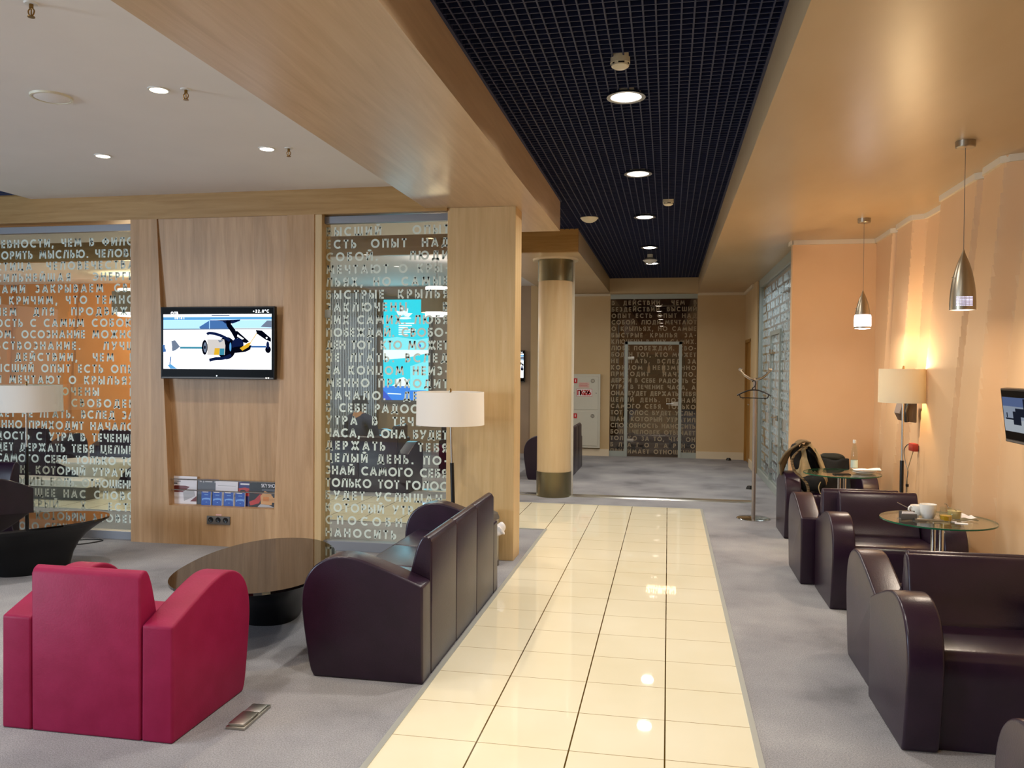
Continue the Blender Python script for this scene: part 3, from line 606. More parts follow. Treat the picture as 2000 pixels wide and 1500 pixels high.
# pendants over the glass tables
def pendant(x, y, label, band):
    t = thing('pendant_lamp', label, 'pendant lamp', (x, y, ZS), 0, 'bullet-shaped pendants by the right wall')
    MB().lathe([(0, 0), (0.055, 0), (0.055, -0.035), (0.05, -0.04), (0, -0.04)], (0, 0, 0), 28).build('ceiling_rose', M['pend_steel'], t)
    MB().tube([(0, 0, -0.04), (0, 0, -0.66)], 0.0018, 6).build('cord', M['grey_plastic'], t)
    z = -0.645
    prof = bez([(0.003, 0), (0.012, -0.03), (0.035, -0.09), (0.055, -0.165), (0.067, -0.24), (0.072, -0.31), (0.0725, -0.365)], 5)
    if band:
        p1 = [(r, zz) for r, zz in prof if zz > -0.225]; p1.append((0.0655, -0.228))
        MB().lathe([(r, z+zz) for r, zz in p1], (0, 0, 0), 36).build('shade', M['pend_steel'], t)
        p2 = [(0.066, -0.228), (0.0715, -0.24), (0.073, -0.325), (0.0715, -0.335)]
        MB().lathe([(r, z+zz) for r, zz in p2], (0, 0, 0), 36).build('glowing_band', M['pend_glow'], t)
        MB().lathe([(0.0715, z-0.335), (0.0725, z-0.35), (0.0725, z-0.352)], (0, 0, 0), 36).build('lower_rim', M['pend_steel'], t)
    else:
        MB().lathe([(r, z+zz) for r, zz in prof] + [(0.0705, z-0.365), (0.068, z-0.30)], (0, 0, 0), 36).build('shade', M['pend_steel'], t)
        q = MB()
        for i in range(7):
            zz = -0.29 - i*0.0085
            for k in range(-6, 7):
                a = -PI/2 - 0.16 + k*0.1; q.box(-0.0021, 0.0021, -0.0009, 0.0009, -0.0024, 0.0024)
                n = len(q.v); 
                for j in range(n-8, n):
                    v = q.v[j]; rr = 0.0728; q.v[j] = (rr*math.cos(a) - v[0]*math.sin(a) + v[1]*math.cos(a), rr*math.sin(a) + v[0]*math.cos(a) + v[1]*math.sin(a), z+zz+v[2])
        q.build('perforation', M['dot_glow'], t, smooth=False)
    MB().lathe([(0, z-0.36), (0.0675, z-0.352)], (0, 0, 0), 32).build('lamp_face', M['pend_glow'], t)
    area('pendant_beam', (0, 0, z-0.372), 0.12, 0.12, 9, (1, 0.84, 0.66), (0, 0, -5), PI, t, True)
    MB().tube([(-0.061, -0.012, z-0.17), (-0.066, -0.014, z-0.17)], 0.004, 8).build('screw', M['chrome'], t)
pendant(1.735, 5.37, 'brushed metal bullet pendant with perforated lower edge above the nearer glass table', False)
pendant(1.732, 7.95, 'smaller-looking bullet pendant with bright glowing band near the lit floor lamp', True)
# drum pendants in the far lounge
def drum(loc, r, h, label, power):
    t = thing('drum_pendant', label, 'pendant lamp', loc, 0, 'drum pendants in the far lounge')
    MB().lathe([(r, 0), (r, -h), (r-0.006, -h), (r-0.006, 0)], (0, 0, 0), 40, closed=True).build('shade', M['drum'], t)
    MB().lathe([(0, 0.05), (r*0.72, 0.05), (r*0.72, -0.02), (0, -0.02)], (0, 0, 0), 36).build('upper_diffuser', M['pend_glow'] if power < 20 else M['lamp_warm'], t)
    MB().lathe([(0, -h+0.02), (r*0.72, -h+0.02), (r*0.72, -h-0.05), (0, -h-0.05)], (0, 0, 0), 36).build('lower_diffuser', M['pend_glow'] if power < 20 else M['lamp_warm'], t)
    MB().tube([(0, 0, 0.05), (0, 0, ZW-loc[2])], 0.004, 6).build('cord', M['grey_plastic'], t)
    l = bpy.data.lights.new('drum_bulb', 'POINT'); l.energy = power; l.color = (1, 0.74, 0.45); l.shadow_soft_size = r*0.5
    o = bpy.data.objects.new('drum_bulb', l); col.objects.link(o); o.parent = t; o.location = (0, 0, -h-0.2)
drum((-3.22, 11.2, 2.70), 0.22, 0.31, 'grey drum pendant seen through the narrow glass bay', 16)
drum((-9.0, 12.6, 2.86), 0.33, 0.36, 'grey drum pendant against the orange wall, through the left glass', 100)

# floor lamps
def floor_lamp(loc, label, r, h, zb, lean, shade, power, rot=0):
    t = thing('floor_lamp', label, 'floor lamp', loc, rot, 'drum-shaded floor lamps')
    MB().lathe([(0, 0), (0.14, 0), (0.14, 0.012), (0.12, 0.02), (0.02, 0.026), (0, 0.026)], (0, 0, 0), 36).build('base', M['black'], t)
    L = lambda z: (lean*z, 0, z)
    MB().tube([L(0.02), L(0.86)], 0.016, 14).build('lower_pole', M['black'], t)
    MB().tube([L(0.86), L(zb+h+0.012)], 0.009, 12).build('upper_pole', M['steel'], t)
    cx = lean*(zb+h/2)
    MB().lathe([(r-0.004, zb), (r, zb), (r*0.985, zb+h), (r*0.985-0.004, zb+h)], (cx, 0, 0), 56, closed=True).build('lamp_shade', shade, t)
    q = MB()
    for k in range(3):
        a = 2*PI*k/3+0.3; q.tube([(cx, 0, zb+h-0.015), (cx+r*0.98*math.cos(a), r*0.98*math.sin(a), zb+h-0.015)], 0.002, 6)
    q.build('spider', M['steel'], t)
    MB().lathe([(0, zb+h+0.03), (0.008, zb+h+0.022), (0.01, zb+h), (0, zb+h-0.005)], (cx, 0, 0), 16).build('finial', M['brass'], t)
    if power:
        MB().lathe([(0, -0.05), (0.02, -0.045), (0.032, 0.0), (0.02, 0.035), (0, 0.045)], (cx, 0, zb+h*0.55), 20).build('bulb', M['lamp_warm'], t)
        l = bpy.data.lights.new('lamp_bulb', 'POINT'); l.energy = power; l.color = (1, 0.72, 0.4); l.shadow_soft_size = 0.05
        o = bpy.data.objects.new('lamp_bulb', l); col.objects.link(o); o.parent = t; o.location = (cx, 0, zb+h*0.85)
    return t
floor_lamp((-1.66, 6.34, 0), 'unlit floor lamp with white drum shade behind the dark sofa', 0.272, 0.262, 1.165, -0.035, M['shade_white'], 0)
floor_lamp((-5.80, 6.585, 0), 'unlit floor lamp with white drum shade at the left glass bay', 0.30, 0.24, 1.19, 0.0, M['shade_white'], 0)
floor_lamp((1.955, 7.45, 0), 'lit floor lamp with cream drum shade in front of the right wall', 0.195, 0.285, 1.352, -0.0, M['shade_cream'], 30)

# ================================================================== upholstered seats
# side profile of an arm (depth from the bulging front, height), measured from the sofa end
ARM = [(0.068, 0.0), (0.052, 0.03)] + bez([(0.039, 0.08), (0.009, 0.28), (0.0, 0.40), (0.018, 0.50), (0.065, 0.575), (0.14, 0.622), (0.222, 0.637), (0.32, 0.625), (0.486, 0.570), (0.66, 0.503)], 5) + [(0.664, 0.0)]
def seat_unit(name, label, cat, W, nback, m, loc, rz, group=None):
    """arms, seat, back; front faces -y, origin on the floor in the middle"""
    t = thing(name, label, cat, loc, rz, group); D = 0.664; y0 = -D/2; a = 0.148
    for s in (-1, 1):
        x0, x1 = (-W/2, -W/2+a) if s < 0 else (W/2-a, W/2)
        q = MB(); q.prism([(y0+d, z) for d, z in ARM], 'x', x0, x1); q.build('arm', m, t, bevel=0.013, segs=3, ang=50)
    wi = W-2*a-0.006; xs = -wi/2; wb = wi/nback
    q = MB()
    q.prism([(y0+0.10, 0.0), (y0+0.075, 0.30), (y0+0.062, 0.395), (y0+0.075, 0.425), (y0+0.11, 0.437), (y0+0.50, 0.425), (y0+0.50, 0.0)], 'x', xs, -xs)
    if nback == 1: q.build('seat', m, t, bevel=0.012, segs=3, ang=50)
    else:
        q = MB(); q.prism([(y0+0.10, 0.0), (y0+0.09, 0.27), (y0+0.50, 0.27), (y0+0.50, 0.0)], 'x', xs, -xs); q.build('seat_base', m, t, bevel=0.01, ang=50)
        for k in range(nback):
            q = MB(); q.prism([(y0+0.08, 0.275), (y0+0.058, 0.38), (y0+0.075, 0.43), (y0+0.11, 0.442), (y0+0.50, 0.43), (y0+0.50, 0.275)], 'x', xs+k*wb+0.002, xs+(k+1)*wb-0.002)
            q.build('seat_cushion', m, t, bevel=0.016, segs=3, ang=50)
    bp = [(y0+D, 0.0), (y0+D, 0.70)] + bez([(y0+D-0.012, 0.722), (y0+D-0.035, 0.732), (y0+D-0.062, 0.715), (y0+D-0.088, 0.655), (y0+D-0.108, 0.58), (y0+D-0.13, 0.50), (y0+D-0.165, 0.43)], 4) + [(y0+D-0.165, 0.0)]
    for k in range(nback):
        q = MB(); q.prism(bp, 'x', xs+k*wb+0.0015, xs+(k+1)*wb-0.0015); q.build('backrest', m, t, bevel=0.012, segs=3, ang=50)
    return t
red = seat_unit('armchair', 'crimson leather armchair seen from behind', 'armchair', 0.842, 1, M['redl'], (-2.487, 3.482, 0), PI)
sofa = seat_unit('sofa', 'dark plum leather sofa along the tiled walkway in front of the wood pillar', 'sofa', 1.87, 3, M['plum'], (-1.545, 4.937, 0), -PI/2)
a0 = seat_unit('armchair', 'plum leather armchair facing the viewer, nearest the right edge', 'armchair', 0.845, 1, M['plum'], (1.418, 3.995, 0), 0, 'plum armchairs')
def chair(x, y, rz, label, group='plum armchairs'):
    c = copy_tree(a0); c.location = (x, y, 0); c.rotation_euler = (0, 0, rz); c['label'] = label; c['group'] = group; return c
chair(1.445, 4.668, PI, 'plum armchair back to back with the nearest facing one')
chair(1.515, 6.115, 0, 'plum armchair facing the viewer behind the glass table with cups')
chair(1.42, 6.82, PI, 'plum armchair facing away, behind the one at the cup table')
chair(1.53, 8.48, 0, 'plum armchair holding the khaki backpack, by the peach wall')
chair(1.415, 2.395, PI, 'plum armchair cut off at the bottom right corner')
chair(-6.07, 6.17, 0, 'dark armchair at the left edge in front of the glass bay')
s2 = copy_tree(sofa); s2.location = (-1.72, 12.66, 0); s2['label'] = 'dark sofa behind the round column by the far wall'
# sofas of the far lounge, backs to the glass
for x, y, rz, lb in ((-4.19, 10.38, PI, 'dark sofa with its back to the narrow glass bay, in the far lounge'), (-6.9, 10.35, PI, 'dark sofa beyond the left glass bay, behind the white oval table'), (-9.3, 10.35, PI, 'dark sofa farthest left in the far lounge')):
    c = copy_tree(sofa); c.location = (x, y, 0); c.rotation_euler = (0, 0, rz); c['label'] = lb; c['group'] = 'sofas of the far lounge'
chair(-4.35, 12.1, -0.5*PI, 'dark armchair in the far lounge left of the glowing poster', 'armchairs of the far lounge')
chair(-3.1, 12.5, 0.5*PI, 'dark armchair in the far lounge beneath the drum pendant', 'armchairs of the far lounge')

# ================================================================== low tables shaped like a hull
def hull_table(name, label, loc, rz, L, Wd, base_off, top, hull, zt=0.40):
    t = thing(name, label, 'coffee table', loc, rz, 'hull-shaped coffee tables'); n = 72
    def outl(k, s=1.0):
        a = 2*PI*k/n; ca, sa = math.cos(a), math.sin(a)
        e = 0.86; x = L/2*math.copysign(abs(ca)**e, ca); y = Wd/2*math.copysign(abs(sa)**e, sa)*(1-0.16*ca)
        return x*s, y*s
    q = MB(); lv = [(0.0, 0.36), (0.05, 0.375), (0.13, 0.42), (0.21, 0.51), (0.28, 0.65), (0.34, 0.83), (0.378, 0.975), (zt-0.016, 0.985)]
    vs = []
    for z, s in lv:
        o = (1-s)*base_off
        for k in range(n):
            x, y = outl(k); vs.append((x*s+o, y*(s if s > .5 else s*1.05), z))
    fs = [(i*n+k, i*n+(k+1) % n, (i+1)*n+(k+1) % n, (i+1)*n+k) for i in range(len(lv)-1) for k in range(n)] + [tuple(range(n-1, -1, -1)), tuple((len(lv)-1)*n+k for k in range(n))]
    q.add(vs, fs).build('hull_base', hull, t, ang=40)
    q = MB(); q.prism([outl(k) for k in range(n)], 'z', zt-0.015, zt); q.build('table_top', top, t, smooth=False)
    return t
hull_table('coffee_table', 'black hull-shaped coffee table between the red armchair and the plum sofa', (-2.47, 4.72, 0), math.radians(101), 1.46, 0.88, 0.40, M['tabletop'], M['hull'])
hull_table('coffee_table', 'black hull-shaped coffee table at the left edge before the dark armchair', (-4.99, 5.49, 0), math.radians(45), 1.40, 0.80, 0.25, M['tabletop'], M['hull'])
hull_table('coffee_table', 'white oval coffee table beyond the left glass bay', (-7.15, 9.35, 0), math.radians(8), 1.05, 0.62, 0.0, M['white_lacquer'], M['white_lacquer'])
t = thing('bench', 'long low white bench under the white oval table, beyond the glass', 'bench', (-7.3, 8.75, 0))
MB().box(-0.75, 0.55, -0.16, 0.16, 0.16, 0.24).build('seat', M['white_lacquer'], t, bevel=0.01); MB().box(-0.7, 0.5, -0.12, 0.12, 0.0, 0.16).build('plinth', M['grey_plastic'], t)

# ================================================================== glass bistro tables
def glass_table(x, y, label):
    t = thing('side_table', label, 'side table', (x, y, 0), 0, 'round glass tables between the armchairs'); r = 0.33; z = 0.70
    MB().lathe([(0, z-0.010), (r-0.001, z-0.010), (r-0.001, z), (0, z)], (0, 0, 0), 64).build('glass_top', M['clear'], t)
    MB().lathe([(r-0.001, z-0.010), (r+0.001, z-0.009), (r+0.001, z-0.001), (r-0.001, z)], (0, 0, 0), 64, closed=True).build('glass_rim', M['glass_edge'], t)
    MB().lathe([(0, 0), (0.2, 0), (0.2, 0.01), (0.19, 0.016), (0.03, 0.02), (0.03, 0.03), (0, 0.03)], (0, 0, 0), 40).build('foot', M['chrome'], t)
    for dx in (-0.022, 0.022): MB().tube([(dx, 0, 0.02), (dx, 0, z-0.012)], 0.016, 16).build('post', M['chrome'], t)
    MB().lathe([(0, z-0.022), (0.07, z-0.022), (0.07, z-0.011), (0, z-0.011)], (0, 0, 0), 28).build('mount_plate', M['chrome'], t)
    return t
T1 = (1.655, 5.50); T2 = (1.545, 7.80); ZT = 0.7005
glass_table(*T1, 'round glass table with cups and a tea glass by the right wall')
glass_table(*T2, 'round glass table with a bottle and plates in front of the backpack')
def cup(x, y, rz, r, h, label):
    t = thing('cup', label, 'cup', (x, y, ZT), rz, 'white cups on the glass table')
    o = bez([(r*0.55, 0.0), (r*0.62, 0.004), (r*0.85, h*0.3), (r*0.97, h*0.65), (r, h)], 5)
    MB().lathe([(0, 0)] + o + [(r*0.95, h)] + [(a-0.004, b+0.003) for a, b in reversed(o[3:-2])] + [(0, 0.01)], (0, 0, 0.0), 36).build('bowl', M['ceramic'], t)
    MB().tube(bez([(-r*0.93, 0, h*0.82), (-r*1.25, 0, h*0.9), (-r*1.5, 0, h*0.68), (-r*1.38, 0, h*0.42), (-r*0.86, 0, h*0.3)], 5), 0.0055, 10).build('handle', M['ceramic'], t)
def saucer(x, y, r, label):
    t = thing('saucer', label, 'saucer', (x, y, ZT), 0)
    MB().lathe([(0, 0.0), (r*0.5, 0.0), (r, 0.012), (r*0.99, 0.015), (r*0.5, 0.005), (0, 0.004)], (0, 0, 0), 40).build('dish', M['ceramic'], t)

# things on the nearer glass table
cup(1.578, 5.635, 0.35, 0.043, 0.062, 'white cup at the back of the tray with its handle to the left')
cup(1.600, 5.50, -1.9, 0.049, 0.092, 'taller white cup in the middle of the tray, handle towards the viewer')
t = thing('serving_tray', 'small steel tray under the cups on the nearer glass table', 'tray', (1.585, 5.50, ZT), 0)
# tray under the cups is a shallow steel dish between them
MB().box(-0.085, 0.105, -0.095, -0.055, 0.0, 0.012).build('front_edge', M['steel'], t, bevel=0.002)
MB().box(-0.085, 0.105, -0.055, 0.0, 0.0, 0.004).build('tray_base', M['steel'], t)
t = thing('sugar_holder', 'dark grey packet holder at the left of the tray', 'holder', (1.475, 5.46, ZT), 0.1)
q = MB(); q.box(-0.05, 0.045, -0.02, -0.016, 0, 0.035); q.box(-0.05, 0.045, 0.016, 0.02, 0, 0.05); q.box(-0.05, 0.045, -0.02, 0.02, 0, 0.004); q.build('frame', M['grey_plastic'], t, bevel=0.001)
q = MB(); q.box(-0.04, 0.035, -0.01, -0.004, 0.004, 0.044); q.box(-0.036, 0.03, 0.0, 0.006, 0.004, 0.046); q.build('packets', M['paper'], t)
t = thing('teaspoon', 'small steel spoon sticking out to the left of the cups', 'spoon', (1.545, 5.75, ZT))
MB().tube([(-0.05, 0.04, 0.052), (0.0, 0.0, 0.028), (0.03, -0.02, 0.012)], [0.003, 0.0025, 0.002], 8).build('handle', M['chrome'], t)
MB().lathe([(0, 0), (0.013, 0.004), (0.011, 0.006), (0, 0.002)], (0.042, -0.028, 0.004), 16, sy=0.7).build('spoon_bowl', M['chrome'], t)
def glass(x, y, r, h, liq, label, m):
    t = thing('glass_jug', label, 'glass', (x, y, ZT), 0)
    MB().lathe([(0, 0), (r*0.86, 0), (r*0.9, 0.004), (r, h*0.5), (r*0.8, h*0.85), (r*0.86, h), (r*0.84, h), (r*0.78, h*0.85), (r*0.97, h*0.5), (r*0.86, 0.006), (0, 0.006)], (0, 0, 0), 32).build('glass_body', M['clear_thin'], t)
    MB().lathe([(0, 0.008), (r*0.82, 0.008), (r*0.92, h*liq), (0, h*liq)], (0, 0, 0), 32).build('drink', m, t)
    return t
glass(1.682, 5.43, 0.038, 0.088, 0.42, 'short glass jug with yellow tea beside the taller cup', M['tea'])
t = glass(1.758, 5.52, 0.043, 0.062, 0.86, 'low glass with pale drink and a bent spoon', mat('pale_drink', '#cdb87e', 0.1))
MB().tube(bez([(0.02, 0, 0.05), (-0.01, 0, 0.066), (-0.035, 0, 0.072), (-0.045, 0.0, 0.092), (-0.058, 0, 0.094)], 5), 0.0028, 8).build('spoon', M['steel'], t)
t = thing('napkin', 'crumpled white napkin at the right of the tea glasses', 'napkin', (1.845, 5.58, ZT), 0.2)
q = MB(); q.grid(lambda a, b: ((a-0.5)*0.12, (b-0.5)*0.09, 0.003+0.022*math.exp(-((a-0.3)**2*14+(b-0.6)**2*10))+0.004*math.sin(9*a+5*b)+0.004), 12, 10); q.build('sheet', M['paper'], t)
t = thing('napkin', 'flat torn paper scraps in front of the low glass', 'napkin', (1.735, 5.37, ZT), -0.3)
MB().box(-0.02, 0.05, -0.015, 0.02, 0.0, 0.003).build('scrap', M['paper'], t); MB().box(-0.04, -0.01, 0.035, 0.055, 0.0, 0.004).build('scrap', M['paper'], t)
# things on the farther glass table
bx, by = 1.675, 7.93
t = thing('water_bottle', 'clear plastic bottle with white cap on the farther glass table', 'bottle', (bx, by, ZT))
pr = bez([(0.029, 0.0), (0.030, 0.02), (0.030, 0.12), (0.029, 0.15), (0.024, 0.20), (0.014, 0.245), (0.0125, 0.262)], 5)
MB().lathe([(0, 0)] + pr + [(0.0115, 0.262)] + [(r-0.0008, z) for r, z in reversed(pr[:-1])], (0, 0, 0), 32).build('bottle_body', M['clear_thin'], t)
MB().lathe([(0.0305, 0.035), (0.0308, 0.035), (0.0308, 0.105), (0.0305, 0.105)], (0, 0, 0), 32, closed=True).build('paper_label', mat('bottle_label', '#b9c6b8', 0.5), t)
MB().lathe([(0, 0.258), (0.0145, 0.258), (0.0145, 0.285), (0.0135, 0.288), (0, 0.288)], (0, 0, 0), 24).build('cap', M['white_plastic'], t)
t = thing('paper_plate', 'stack of white plates with a napkin on the farther glass table', 'plate', (1.735, 7.80, ZT))
MB().lathe([(0, 0), (0.06, 0), (0.1, 0.014), (0.1, 0.017), (0.055, 0.006), (0, 0.006)], (0, 0, 0), 36).build('lower_plate', M['ceramic'], t)
MB().lathe([(0, 0.012), (0.06, 0.012), (0.1, 0.026), (0.1, 0.029), (0.055, 0.018), (0, 0.018)], (0.004, 0, 0), 36).build('upper_plate', M['ceramic'], t)
q = MB(); q.grid(lambda a, b: ((a-0.4)*0.24, (b-0.5)*0.13, 0.034+0.01*math.sin(5*a)*math.sin(4*b)+0.004*a), 10, 8); q.build('paper_napkin', M['paper'], t)
t = thing('phone', 'dark phone lying flat at the front of the farther glass table', 'phone', (1.515, 7.66, ZT), 0.05)
MB().box(-0.07, 0.07, -0.04, 0.04, 0.0, 0.009).build('body', M['black'], t, bevel=0.003); MB().box(-0.065, 0.065, -0.036, 0.036, 0.009, 0.0096).build('screen', M['gloss_black'], t)

# backpack and jackets on the far armchair
def blob(q, c, r, seed, amp, nu=28, nv=18, mi=0, squash=1.0):
    rnd = random.Random(seed); ph = [(rnd.uniform(0, 6.3), rnd.uniform(1.5, 4), rnd.uniform(1.5, 4)) for _ in range(4)]
    vs = []; fs = []
    for j in range(nv+1):
        b = PI*j/nv
        for i in range(nu):
            a = 2*PI*i/nu; n = (math.sin(b)*math.cos(a), math.sin(b)*math.sin(a), math.cos(b))
            d = 1+amp*sum(math.sin(p+f1*n[0]*2.2+f2*n[2]*2.0+n[1]*1.7) for p, f1, f2 in ph)/2
            e = 0.8
            vs.append(tuple(c[k]+r[k]*math.copysign(abs(n[k])**e, n[k])*d for k in range(3)))
    for j in range(nv):
        for i in range(nu): fs.append((j*nu+i, j*nu+(i+1) % nu, (j+1)*nu+(i+1) % nu, (j+1)*nu+i))
    q.add(vs, fs, mi); return q
t = thing('backpack', 'khaki canvas backpack slumped on the armchair by the peach wall', 'backpack', (1.35, 8.36, 0.447), 0)
q = blob(MB(), (0, 0, 0.24), (0.145, 0.10, 0.235), 3, 0.10); q.v = [(x*(1-0.5*max(0, (z-0.2)/0.28))-0.10*max(0, z-0.22), y*(1-0.3*max(0, (z-0.2)/0.28)), z) for x, y, z in q.v]; q.build('bag_body', M['khaki'], t, weld=True, subdiv=1)
q = blob(MB(), (0.025, -0.065, 0.30), (0.048, 0.05, 0.13), 5, 0.10); q.v = [(x-0.28*(z-0.30), y, z) for x, y, z in q.v]; o = q.build('open_pocket', M['gloss_black'], t, weld=True, subdiv=1)
q = blob(MB(), (0.02, -0.03, 0.09), (0.13, 0.10, 0.09), 8, 0.06); q.build('lower_compartment', M['black_cloth'], t, weld=True, subdiv=1)
q = MB(); q.grid(lambda a, b: (0.0-0.29*a+0.06*a*b, -0.10+0.18*b-0.03*math.sin(3*a), 0.475+0.05*math.sin(2.2*a)-0.30*a*a+0.05*math.sin(7*b+1)*a*a+0.02*math.sin(9*a+4*b)*a), 18, 12)
q.v = q.v; o = q.build('top_flap', M['khaki_dark'], t); md = o.modifiers.new('thickness', 'SOLIDIFY'); md.thickness = 0.018; md.offset = 0
q = MB(); pts = bez([(-0.06, -0.10, 0.44), (-0.17, -0.15, 0.34), (-0.16, -0.17, 0.22), (-0.05, -0.19, 0.10), (-0.03, -0.19, -0.01)], 8)
for i in range(len(pts)-1):
    a, b = Vector(pts[i]), Vector(pts[i+1]); q.add([a+Vector((-0.013, 0, 0)), a+Vector((0.013, 0.006, 0)), b+Vector((0.013, 0.006, 0)), b+Vector((-0.013, 0, 0))], [(0, 1, 2, 3)])
o = q.build('shoulder_strap', M['khaki_dark'], t); md = o.modifiers.new('thickness', 'SOLIDIFY'); md.thickness = 0.006
q = MB(); q.tube(bez([(0.1, -0.1, 0.12), (0.07, -0.14, 0.06), (0.085, -0.15, 0.0), (0.11, -0.15, -0.0)], 6), 0.005, 8); q.build('drawcord', M['khaki'], t)
q = blob(MB(), (0.105, -0.04, 0.25), (0.032, 0.04, 0.17), 12, 0.08); q.v = [(x-0.30*(z-0.25), y, z) for x, y, z in q.v]; q.build('side_pocket', M['khaki'], t, weld=True, subdiv=1)
q = blob(MB(), (-0.12, -0.01, 0.33), (0.055, 0.07, 0.13), 31, 0.12); q.v = [(x-0.35*(0.33-z)*-1*0.3, y, z) for x, y, z in q.v]; q.build('dark_lining', M['black_cloth'], t, weld=True, subdiv=1)
t = thing('jacket', 'dark green jacket slung over the back of the backpack armchair', 'jacket', (1.60, 8.555, 0.45), 0)
q = blob(MB(), (0, 0.03, 0.30), (0.13, 0.07, 0.05), 21, 0.12); q.build('collar_part', M['green_cloth'], t, weld=True, subdiv=1)
q = MB(); q.grid(lambda a, b: (-0.15+0.30*a, -0.055+0.02*math.sin(7*a+3*b)-0.09*b, 0.30-0.30*b+0.01*math.sin(9*a)), 16, 12); o = q.build('draped_body', M['black_cloth'], t); md = o.modifiers.new('thickness', 'SOLIDIFY'); md.thickness = 0.02

# wall telephone, plug with cables, wall television on the right
t = thing('wall_telephone', 'dark wall telephone just under the lit lamp shade', 'telephone', (2.105, 7.86, 1.262), 0)
q = MB(); q.prism([(0.05, -0.10), (-0.06, -0.085), (-0.09, -0.02), (-0.06, 0.10), (0.05, 0.12)], 'y', -0.10, 0.10); q.build('body', mat('phone_graphite', '#3a3534', 0.4), t, bevel=0.012)
q = MB(); q.prism([(-0.088, -0.02), (-0.094, -0.018), (-0.066, 0.095), (-0.060, 0.093)], 'y', -0.085, 0.085); q.build('face_plate', mat('phone_silver', '#8b8684', 0.35, 0.3), t)
q = MB(); q.tube(bez([(-0.02, -0.115, 0.08), (-0.05, -0.125, 0.0), (-0.04, -0.115, -0.09)], 5), [0.018]*11, 12); q.build('handset', M['black'], t)
t = thing('power_adapter', 'red plug adapter on the right wall beside the lamp pole', 'plug', (2.095, 7.56, 0.967), 0)
MB().box(-0.05, 0.0, -0.075, 0.045, -0.032, 0.034).build('body', M['red_plug'], t, bevel=0.007)
MB().box(0.0, 0.075, -0.07, 0.0, -0.03, 0.02).build('wall_socket', M['grey_plastic'], t, bevel=0.004)
q = MB(); q.tube(bez([(-0.03, 0.045, 0.012), (-0.035, 0.13, 0.008), (-0.04, 0.21, -0.05), (-0.035, 0.18, -0.15), (-0.03, 0.12, -0.22), (-0.03, 0.15, -0.33), (-0.02, 0.20, -0.46), (-0.02, 0.22, -0.96)], 8), 0.0045, 8); q.build('cable', M['grey_plastic'], t)
q = MB(); q.tube(bez([(-0.03, -0.03, -0.03), (-0.035, 0.05, -0.14), (-0.032, 0.12, -0.22), (-0.028, 0.13, -0.34), (-0.02, 0.14, -0.96)], 8), 0.0035, 8); q.build('cable', M['khaki'], t)
MB().box(-0.04, -0.02, 0.12, 0.15, -0.36, -0.335).build('cable_clip', M['black'], t, bevel=0.004)

